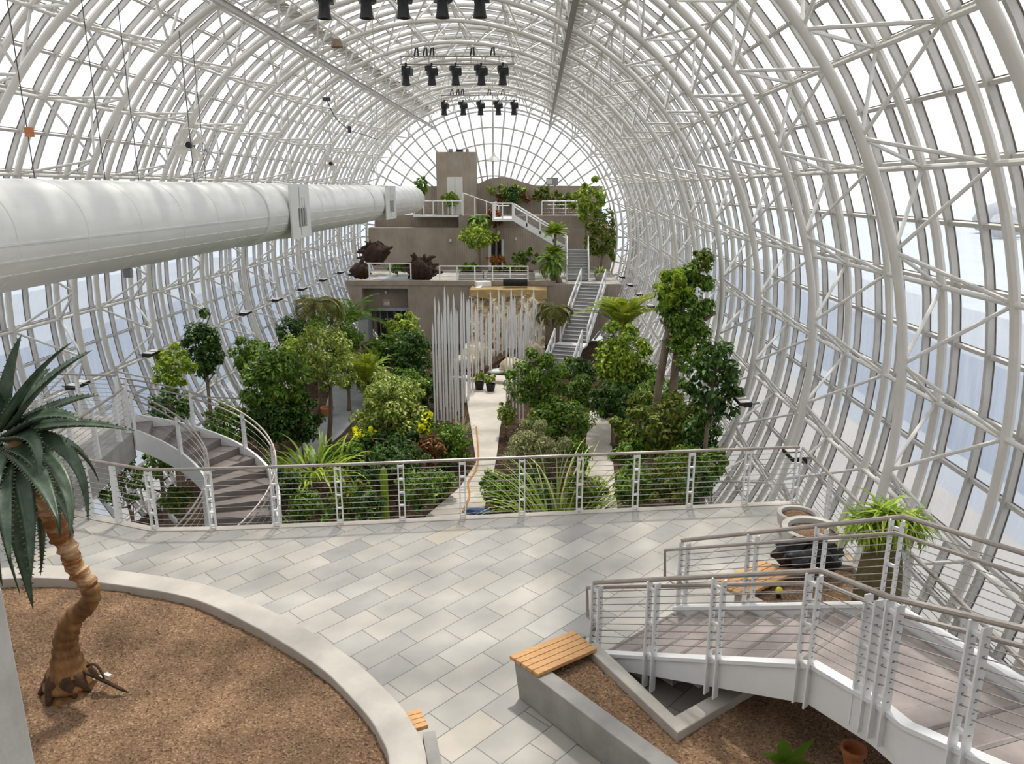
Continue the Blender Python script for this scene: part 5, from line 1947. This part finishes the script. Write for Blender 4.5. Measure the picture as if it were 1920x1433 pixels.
for k, (px_, py_, lab) in enumerate(((899, 731, 'black potted plant at the end of the pale path, nearer the cluster of rods'), (920, 734, 'black potted plant at the end of the pale path, nearer the feathery tree'))):
    p = at_z(px_, py_, GZ)
    t = thing('potted_plant', lab, 'potted plant', (p[0], p[1], GZ))
    mb = MB()
    mb.lathe([(.19, .025), (.25, .4), (.22, .4), (.2, .34), (.02, .33)], (p[0], p[1], GZ), 14)
    mb.build('pot', M['black'], t)
    mb = crown(np.random.default_rng(70 + k), (p[0], p[1], GZ + .68), (.36, .3, .26), 5, 120, .2, .12)
    mb.build('foliage', M['l_pale'], t)
p = at_z(614, 780, GZ)
mb = MB()
mb.lathe([(.2, .03), (.3, .35), (.3, .42), (.25, .42), (.2, .3), (.02, .29)], (p[0], p[1], GZ), 16)
tag(mb.build('terracotta_pot', M['terracotta']), 'orange terracotta pot on the grey path beside the thin trunk', 'pot')
mb = MB()
hp = [at_z(x, y, GZ + .05) for x, y in ((893, 800), (897, 850), (893, 880), (878, 905), (880, 930), (868, 960))]
mb.tube(catmull(hp, 8), .035, 6)
tag(mb.build('garden_hose', M['orange'], smooth=True), 'orange hose lying along the edge of the pale path', 'hose')
mb = MB()
mb.bar(at_z(874, 957, GZ + .1), at_z(918, 962, GZ + .1), .2, .16)
tag(mb.build('plant_cart', M['blue']), 'dark blue board lying on the pale path behind the railing', 'board')

# far terraces
d = dict(cat='shrub')
T('broadleaf_tree', 'light green tree on the top deck against the glass', (1103, 378), (36, 44), 55.4, 'l_bright', gz=L1 + .035, leaf=.34, dens=.8, trunk=.08, depth=1.0, seed=80)
T('broadleaf_tree', 'dark bronze tree below the light green tree at the glass', (1128, 445), (36, 52), 54.5, 'l_rusty', gz=L1 + .035, leaf=.34, dens=.75, trunk=.1, seed=81)
T('umbrella_tree', 'small umbrella shaped light green tree on the middle deck', (897, 443), (38, 24), 52.5, 'l_bright', gz=L1 + .035, leaf=.28, dens=.8, trunk=.09, seed=82)
plant_palm('cabbage_palm', 'bright tufted palm on the middle deck by the stairs', (1038, 478), 49.8, 'l_bright', 34, .95, .3, gz=L1 + .035, el=(1.5, .2), droop=.8, trunk=.1, seed=83, wl=.1, nl=16)
plant_palm('cabbage_palm', 'upright bright green palm rising above the tufted palm at the far stairs', (1041, 440), 50.3, 'l_bright', 36, 1.0, .3, gz=L1 + .035, el=(1.57, .3), droop=.7, trunk=.1, seed=84, wl=.1, nl=16)
plant_palm('cabbage_palm', 'dark drooping palm with a leaning trunk in front of the far stairs', (1035, 492), 48.9, 'l_mid', 40, 1.35, .3, gz=L1 + .035, el=(1.4, -.5), droop=1.3, trunk=.16, seed=85, wl=.1, nl=16, lean=-.55)
plant_palm('feather_palm', 'brown green palm hanging beside the rods and the long stairs', (1040, 580), 43.4, 'l_palmbrown', 14, 1.5, .6, el=(1.0, .2), droop=1.9, trunk=.14, seed=86, wl=.09)
plant_palm('feather_palm', 'dark feathery palm on the edge of the top deck', (898, 412), 55.4, 'l_mid', 16, 1.25, .45, gz=L1 + .035, el=(1.1, .1), droop=1.5, trunk=.08, seed=87, wl=.1)
T('shrub', 'reddish shrub beside the dark feathery palm on the top deck', (929, 406), (17, 18), 55.9, 'l_red', gz=L1 + .035, leaf=.3, seed=88, cat='shrub')
T('broadleaf_tree', 'dark green small tree at the head of the highest stairs', (962, 366), (20, 20), 58.3, 'l_dark', gz=L2 + .025, leaf=.32, dens=.8, trunk=.06, seed=89)
for k, (c, h, m_, lab) in enumerate((((952, 357), (46, 12), 'l_pale', 'pale grass like hedge along the rear concrete wall'), ((965, 371), (52, 10), 'l_red', 'reddish brown low hedge under the pale hedge on the top deck'), ((1020, 364), (28, 16), 'l_rusty', 'rounded green shrub on the top deck behind the white railing'), ((843, 374), (18, 14), 'l_bright', 'bright green clump behind the top deck railing by the tower door'), ((790, 350), (13, 20), 'l_mid', 'small tree on the top deck next to the concrete tower'), ((1060, 375), (22, 14), 'l_rusty', 'green shrub on the top deck below the light green tree'))):
    T('shrub', lab, c, h, 59.4 if k < 2 else 58.8 if k != 3 else 58.5, m_, gz=L2 + .02, leaf=.3, dens=1.0, trunk=.04, seed=90 + k, depth=.5, cat='shrub')
for k, (c, h, m_, Y, lab) in enumerate((((931, 487), (24, 8), 'l_orange', 52.4, 'orange leaved low shrub in front of the black glazed door'), ((985, 482), (30, 16), 'l_mid', 53.5, 'green shrub mass under the highest white stairs'), ((880, 500), (22, 8), 'l_mid', 50.9, 'green shrubs spilling over the curved deck planter under the small tree'), ((955, 503), (42, 8), 'l_rusty', 50.9, 'mixed low shrub in the long deck planter above the waterfall'), ((745, 503), (24, 9), 'l_mid', 52.4, 'green shrub behind the pale pool on the middle deck'))):
    T('shrub', lab, c, h, Y, m_, gz=L1 + .03 if k in (0, 1, 4) else .09, leaf=.26, dens=1.0, trunk=.04, seed=100 + k, depth=.5, cat='shrub')
plant_straps('agave', 'round yellow green agave in a pot beside the short far stairs', (1126, 500), 50.5, 'l_pale', 60, .85, .1, gz=L1 + .035, spread=.2, droop=1.0, el=(1.5, .1), seed=110, z=L1 + .55)
p = at_y(1126, 505, 50.5)
mb = MB()
mb.lathe([(.3, 0), (.45, .5), (.4, .5), (.02, .46)], (p[0], 50.5, L1 + .032), 16)
tag(mb.build('agave_pot', M['planter']), 'grey pot under the round agave on the middle deck', 'pot')

# ------------------------------------------------------------------ the great air duct
DX, DZ, DR = -5.6, 4.74, 0.93
DY1 = 56.2
du = thing('air_duct', 'huge pale round air duct hanging along the vault from the viewer to the far deck', 'duct', (DX, 26, DZ))


def dring(r, y, n=40):
    return [(DX + r * math.cos(2 * PI * j / n), y, DZ + r * math.sin(2 * PI * j / n)) for j in range(n)]


mb = MB()
mb.sweep([dring(DR, y) for y in np.arange(-5.2, DY1 - .9, 1.9)] + [dring(DR, DY1 - .9), dring(DR * .97, DY1 - .5), dring(DR * .86, DY1 - .15), dring(DR * .8, DY1)])
mb.build('duct_tube', M['duct'], du, smooth=True)
for y in np.arange(-3.6, DY1 - 1.5, 1.9):
    mb = MB()
    mb.sweep([dring(DR + .001, y - .03), dring(DR + .012, y - .02), dring(DR + .012, y + .02), dring(DR + .001, y + .03)])
    mb.build('seam_band', M['duct'], du, smooth=True)
mb = MB()
for a in (rad(-22), rad(-38), rad(-5)):
    p = (DX + (DR + .004) * math.cos(a), 0, DZ + (DR + .004) * math.sin(a))
    mb.bar((p[0], -5.2, p[2]), (p[0], DY1 - 1, p[2]), .035, .014, up=(math.cos(a), 0, math.sin(a)))
mb.build('lengthwise_seam', M['duct'], du)
for x0_, x1_ in ((503, 578), (703, 741)):
    ya, yb = at_x(x0_, 380, DX + DR + .03)[1], at_x(x1_, 380, DX + DR + .03)[1]
    for yy in (yb - .15, ya):
        mb = MB()
        mb.sweep([dring(DR + .005, yy), dring(DR + .045, yy), dring(DR + .045, yy + .55), dring(DR + .005, yy + .55)])
        cl_ = mb.build('collar', M['duct'], du, smooth=True)
    mb = MB()
    X = DX + DR + .03
    ya = ya + (yb - ya) * .48
    zl, zh = DZ - DR * .93, DZ + DR * .98
    for (a, b, c, d) in ((ya, yb, zl, DZ - .5), (ya, yb, DZ + .12, zh), (ya, ya + (yb - ya) * .36, DZ - .5, DZ + .12), (yb - (yb - ya) * .2, yb, DZ - .5, DZ + .12)):
        mb.box((X + .02, (a + b) / 2, (c + d) / 2), (.05, b - a, d - c))
    mb.build('access_panel', M['duct'], cl_)
    mb = MB()
    mb.box((X - .0, (ya + yb) / 2 + (yb - ya) * .08, DZ - .19), (.03, (yb - ya) * .44, .6))
    mb.build('opening', M['grey_box'], cl_)
    mb = MB()
    for f in (.45, .58, .7):
        mb.box((X + .05, ya + (yb - ya) * f, DZ + .02), (.03, .05, 1.6 if f < .5 else .9))
    mb.build('rod', M['mullion'], cl_)
t = thing('sensor_box', 'small grey box hanging under the great duct', 'sensor', at_x(240, 508, DX))
p = at_x(240, 512, DX)
mb = MB()
mb.box((p[0], p[1], p[2]), (.16, .12, .2))
mb.build('case', M['grey_box'], t)
mb = MB()
mb.tube([(p[0], p[1], p[2] + .1), (p[0], p[1], DZ - DR)], .012, 6)
mb.build('stem', M['grey_box'], t)

# hangers of the duct
zc = lambda x: AZ + math.sqrt(RI * RI - x * x)
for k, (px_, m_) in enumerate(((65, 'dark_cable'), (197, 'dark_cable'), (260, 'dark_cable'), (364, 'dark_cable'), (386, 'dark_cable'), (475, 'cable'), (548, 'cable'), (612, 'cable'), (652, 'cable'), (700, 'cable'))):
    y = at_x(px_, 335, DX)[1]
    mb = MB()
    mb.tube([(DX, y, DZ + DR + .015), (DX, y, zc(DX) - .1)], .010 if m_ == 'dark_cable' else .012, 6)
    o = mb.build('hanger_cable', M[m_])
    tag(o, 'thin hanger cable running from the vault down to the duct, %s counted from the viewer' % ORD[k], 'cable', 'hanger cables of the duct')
for (px_, py_, m_, lab) in ((61, 248, 'terracotta', 'small rust brown box clipped to a duct hanger cable'), (386, 282, 'blue', 'tiny blue clip on a duct hanger cable beside the pale fan')):
    y = at_x(px_, 335, DX)[1]
    p = at_y(px_, py_, y)
    mb = MB()
    mb.box((DX + .07, y, p[2]), (.11, .1, .16) if m_ == 'terracotta' else (.06, .06, .08))
    tag(mb.build('cable_clip', M[m_]), lab, 'clip')
for (px_, py_, Y, r, lab) in ((356, 272, 20.6, .42, 'pale round hanging fan above the near length of the duct'), (621, 307, 35, .42, 'pale round hanging fan above the far length of the duct')):
    p = at_y(px_, py_, Y)
    t = thing('hanging_fan', lab, 'fan', p)
    mb = MB()
    for (a, b) in ((1.0, -.06), (1.0, .06)):
        mb.tube([(p[0] + r * a * math.cos(w_), Y + b, p[2] + r * a * math.sin(w_)) for w_ in np.linspace(0, 2 * PI, 29)[:-1]], .014, 6, closed=True)
    mb.build('guard_ring', M['fan'], t, smooth=True)
    mb = MB()
    for k in range(14):
        w_ = 2 * PI * k / 14
        mb.tube([(p[0] + .08 * math.cos(w_), Y - .07, p[2] + .08 * math.sin(w_)), (p[0] + r * math.cos(w_), Y - .06, p[2] + r * math.sin(w_))], .006, 4)
    mb.build('guard_wire', M['fan'], t)
    for k in range(4):
        w_ = 2 * PI * k / 4 + .5
        u = Vector((math.cos(w_), 0, math.sin(w_)))
        s = Vector((-math.sin(w_), .45, math.cos(w_)))
        P = Vector((p[0], Y, p[2]))
        mb = MB()
        mb.quadbox([P + u * .07 - s * .05, P + u * .07 + s * .05, P + u * r * .9 + s * .13, P + u * r * .9 - s * .13] + [q + Vector((0, .012, 0)) for q in (P + u * .07 - s * .05, P + u * .07 + s * .05, P + u * r * .9 + s * .13, P + u * r * .9 - s * .13)])
        mb.build('blade', M['fan'], t)
    mb = MB()
    mb.tube([(p[0], Y - .1, p[2]), (p[0], Y + .16, p[2])], .085, 12)
    mb.build('motor', M['black'], t, smooth=True)
    mb = MB()
    mb.tube([(p[0], Y + .08, p[2] + .05), (p[0], Y + .08, zc(p[0]))], .012, 5)
    mb.build('hanger', M['cable'], t)

# loose cable sagging below the catwalk
q = [at_y(x, y, 26) for x, y in ((612, 186), (630, 222), (655, 243), (680, 252), (708, 262))]
t = thing('sagging_cable', 'loose dark cable sagging between two hangers beside the catwalk', 'cable', q[0])
mb = MB()
mb.tube(catmull(q, 6), .016, 5)
mb.build('wire', M['dark_cable'], t, smooth=True)
mb = MB()
mb.box(q[0], (.26, .1, .12), .4)
mb.box(q[2], (.1, .1, .22), .4)
mb.build('clamp', M['dark_cable'], t)
mb = MB()
mb.tube([q[0], (q[0][0], 26, zc(q[0][0]))], .012, 5)
mb.tube([q[-1], (q[-1][0], 26, zc(q[-1][0]))], .012, 5)
mb.build('hanger', M['cable'], t)

# ------------------------------------------------------------------ catwalks and track beams under the crown of the vault
for s, lab in ((-1, 'on the duct side'), (1, 'on the side away from the duct')):
    y0, y1 = 4.0, 60.0
    xa, xb = s * 4.15, s * 5.25
    zb = AZ + 9.28
    t = thing('catwalk', 'long white lattice catwalk under the vault crown, ' + lab, 'catwalk', ((xa + xb) / 2, 30, zb))
    for x, z in ((xa, zb), (xb, zb - .35), (xa, zb + .75), (xb, zb + .4)):
        mb = MB()
        mb.tube([(x, y0, z), (x, y1, z)], .035, 6)
        mb.build('chord', M['steel'], t, smooth=True)
    mb = MB()
    k = 0
    y = y0
    rng = np.random.default_rng(15 + s)
    while y < y1 - .6:
        a, b = ((xa, xb) if k % 2 else (xb, xa))
        za, zb2 = ((zb, zb - .35) if k % 2 else (zb - .35, zb))
        mb.bar((a, y, za), (b, y + 1.02, zb2), .06, .05)
        mb.bar((xa, y, zb), (xb, y, zb - .35), .07, .05)
        mb.bar((a, y, za), (a, y + 1.02, za + .75), .05, .05)
        y += 1.0275
        k += 1
    mb.build('lattice_brace', M['web'], t)
    mb = MB()
    y = y0
    while y < y1 - .4:
        mb.box(((xa + xb) / 2 - s * .1, y + .2, zb - .02), (.55, .3, .02))
        y += .41
    mb.build('grating', M['handrail'], t)
    mb = MB()
    for k in range(30):
        y = rng.uniform(y0 + 4, y1)
        mb.box(((xa + xb) / 2 + rng.uniform(-.35, .35), y, zb + .12), (rng.uniform(.1, .25), rng.uniform(.2, .45), rng.uniform(.12, .2)), rng.uniform(0, 3))
    mb.build('ballast_box', M['brass'], t)
    mb = MB()
    zbm = AZ + 8.14
    xm = s * 4.32
    for dx in (-.07, .07):
        mb.box((xm, 30, zbm + dx), (.13, 60, .018))
    mb.box((xm, 30, zbm), (.02, 60, .14))
    for y in yin:
        if 1 < y < 58:
            mb.box((xm, y, zbm + .14), (.05, .05, .14))
    tag(mb.build('crane_track', M['handrail'] if s > 0 else M['mullion'], origin=(xm, 30, zbm)), 'slim steel track slung below the catwalk, ' + lab, 'beam')
mb = MB()
p = at_y(632, 88, 24)
mb.lathe([(.03, .26), (.11, .22), (.16, .1), (.18, 0), (.16, -.02), (.05, .05)], p, 18)
tag(mb.build('bell_lamp', M['brass'], smooth=True), 'brownish brass bell shaped lamp hanging beside the catwalk on the duct side', 'lamp')
p = at_y(926, 300, 60.2)
t = thing('pendant_lamp', 'small pale hanging lamp in front of the far glass wall', 'lamp', p)
mb = MB()
mb.lathe([(.05, .7), (.12, .45), (.35, .25), (.52, 0), (.48, -.02), (.05, .1)], (p[0], 60.2, p[2] - .1), 14)
mb.build('shade', M['fan'], t, smooth=True)
mb = MB()
mb.tube([(p[0], 60.2, p[2] + .55), (p[0], 60.2, AZ + RI)], .012, 5)
mb.build('cord', M['cable'], t)

# ------------------------------------------------------------------ lighting bars and stage lights
def stage_light(c, tilt, label, proto=None):
    if proto:
        o = copy_thing(proto, c, label, rz=tilt)
        return o
    t = thing('stage_light', label, 'stage light', c, 'black stage lights on the ceiling bars')
    x, y, z = c
    mb = MB()
    mb.lathe([(.10, 0), (.14, -.02), (.13, -.2), (.12, -.22), (.14, -.42), (.165, -.5), (.15, -.5), (.05, -.44)], (x, y - .03, z - .1), 16)
    mb.build('barrel', M['black'], t, smooth=True)
    mb = MB()
    mb.box((x + .03, y + .03, z - .15), (.34, .3, .24), .2)
    mb.box((x - .12, y + .05, z - .02), (.16, .2, .16), .5)
    mb.build('housing', M['black'], t)
    mb = MB()
    for dx in (-.17, .17):
        mb.box((x + dx, y, z - .1), (.02, .05, .26))
    mb.box((x, y, z + .03), (.36, .05, .02))
    mb.box((x, y, z + .09), (.06, .07, .12))
    mb.build('yoke', M['black'], t)
    return t


sproto = None
names = {0: 'nearest lighting bar', 1: 'middle lighting bar', 2: 'farthest lighting bar'}
names = {0: 'lighting bar at the top edge of the photo', 1: 'middle lighting bar', 2: 'lighting bar closest to the far glass wall'}
names[2] = 'small lighting bar next to the far glass wall'
for bi, (Y, xa, xb, py_, xs_) in enumerate(((18.2, 575, 912, -38, (606, 685, 755, 828, 900)), (28.6, 752, 962, 115, (761, 809, 854, 902, 943)), (40.5, 828, 968, 185, (833, 868, 901, 934, 964)))):
    a, b = at_y(xa, py_, Y), at_y(xb, py_, Y)
    t = thing('lighting_bar', names[bi].replace('the photo', 'view') + ', twin pipes hung under the vault', 'lighting bar', (a + b) / 2)
    for dz in (0, .26):
        mb = MB()
        mb.tube([(a[0] - .05, Y, a[2] - .1 + dz), (b[0] + .05, Y, a[2] - .1 + dz)], .028, 8)
        mb.build('pipe', M['handrail'], t, smooth=True)
    mb = MB()
    for k in range(9):
        x = a[0] + (b[0] - a[0]) * k / 8
        mb.box((x, Y, a[2] + .03), (.03, .03, .24))
    mb.build('rung', M['handrail'], t)
    mb = MB()
    for f in (.1, .9):
        x = a[0] + (b[0] - a[0]) * f
        mb.tube([(x, Y, a[2] + .16), (x, Y, zc(x) - .09)], .014, 5)
    mb.build('hanger', M['cable'], t)
    for f in ((.12, .2, .26, .62, .8) if bi else (.3, .7)):
        mb = MB()
        x = a[0] + (b[0] - a[0]) * f
        mb.tube([(x, Y, a[2] + .18), (x + .05, Y, a[2] + .42), (x + .12, Y, a[2] + .45), (x + .14, Y, a[2] + .18)], .03, 6)
        mb.build('coiled_cable', M['black'], t, smooth=True)
    for k, px_ in enumerate(xs_):
        x = at_y(px_, py_, Y)[0]
        c = (x, Y - .02, a[2] - .21)
        lab = 'black stage light, %s along the %s' % (('first', 'second', 'third', 'fourth', 'fifth')[k], names[bi].replace('the photo', 'view').replace('edge of view', 'edge'))
        rzz = (-.4, .2, 0, .3, -.2)[k]
        if sproto is None:
            sproto = stage_light(c, 0, lab)
        else:
            stage_light(c, rzz, lab, sproto)

# ------------------------------------------------------------------ floodlights on the side walls
def floodlight(c, s, label, proto=None):
    if proto:
        return copy_thing(proto, c, label, rz=0 if s > 0 else PI)
    t = thing('floodlight', label, 'floodlight', c, 'twin floodlights on the side walls')
    x, y, z = c
    for dy in (-.17, .17):
        mb = MB()
        mb.quadbox([(x - .3, y + dy - .15, z - .05), (x - .3, y + dy + .15, z - .05), (x + .02, y + dy + .15, z - .09), (x + .02, y + dy - .15, z - .09),
                    (x - .3, y + dy - .15, z + .03), (x - .3, y + dy + .15, z + .03), (x + .02, y + dy + .15, z + .05), (x + .02, y + dy - .15, z + .05)][::1])
        h = mb.build('head', M['black'], t)
        mb = MB()
        mb.quadbox([(x - .28, y + dy - .13, z + .031), (x - .28, y + dy + .13, z + .031), (x, y + dy + .13, z + .049), (x, y + dy - .13, z + .049),
                    (x - .28, y + dy - .13, z + .041), (x - .28, y + dy + .13, z + .041), (x, y + dy + .13, z + .059), (x, y + dy - .13, z + .059)])
        mb.build('lens', M['lamp_glass'], h)
    mb = MB()
    mb.bar((x - .02, y, z - .1), (x + .3, y, z - .05), .05, .05)
    mb.box((x - .12, y, z - .1), (.06, .5, .03))
    mb.build('bracket', M['grey_box'], t)
    return t


fp = None
for k in range(9):
    c = (9.05, Y_IN0 + 2.9 + 4.12 * k, .06)
    lab = 'twin floodlight on the wall away from the duct, %s from the round pots' % ORD[k]
    if fp is None:
        fp = floodlight(c, 1, lab)
    else:
        floodlight(c, 1, lab, fp)
for k in range(9):
    floodlight((-9.12, 19.2 + 4.02 * k, .36), -1, 'twin floodlight on the wall below the duct, %s from the walkway' % ORD[k], fp)

for o in bpy.data.objects:
    if '_o' in o:
        del o['_o']
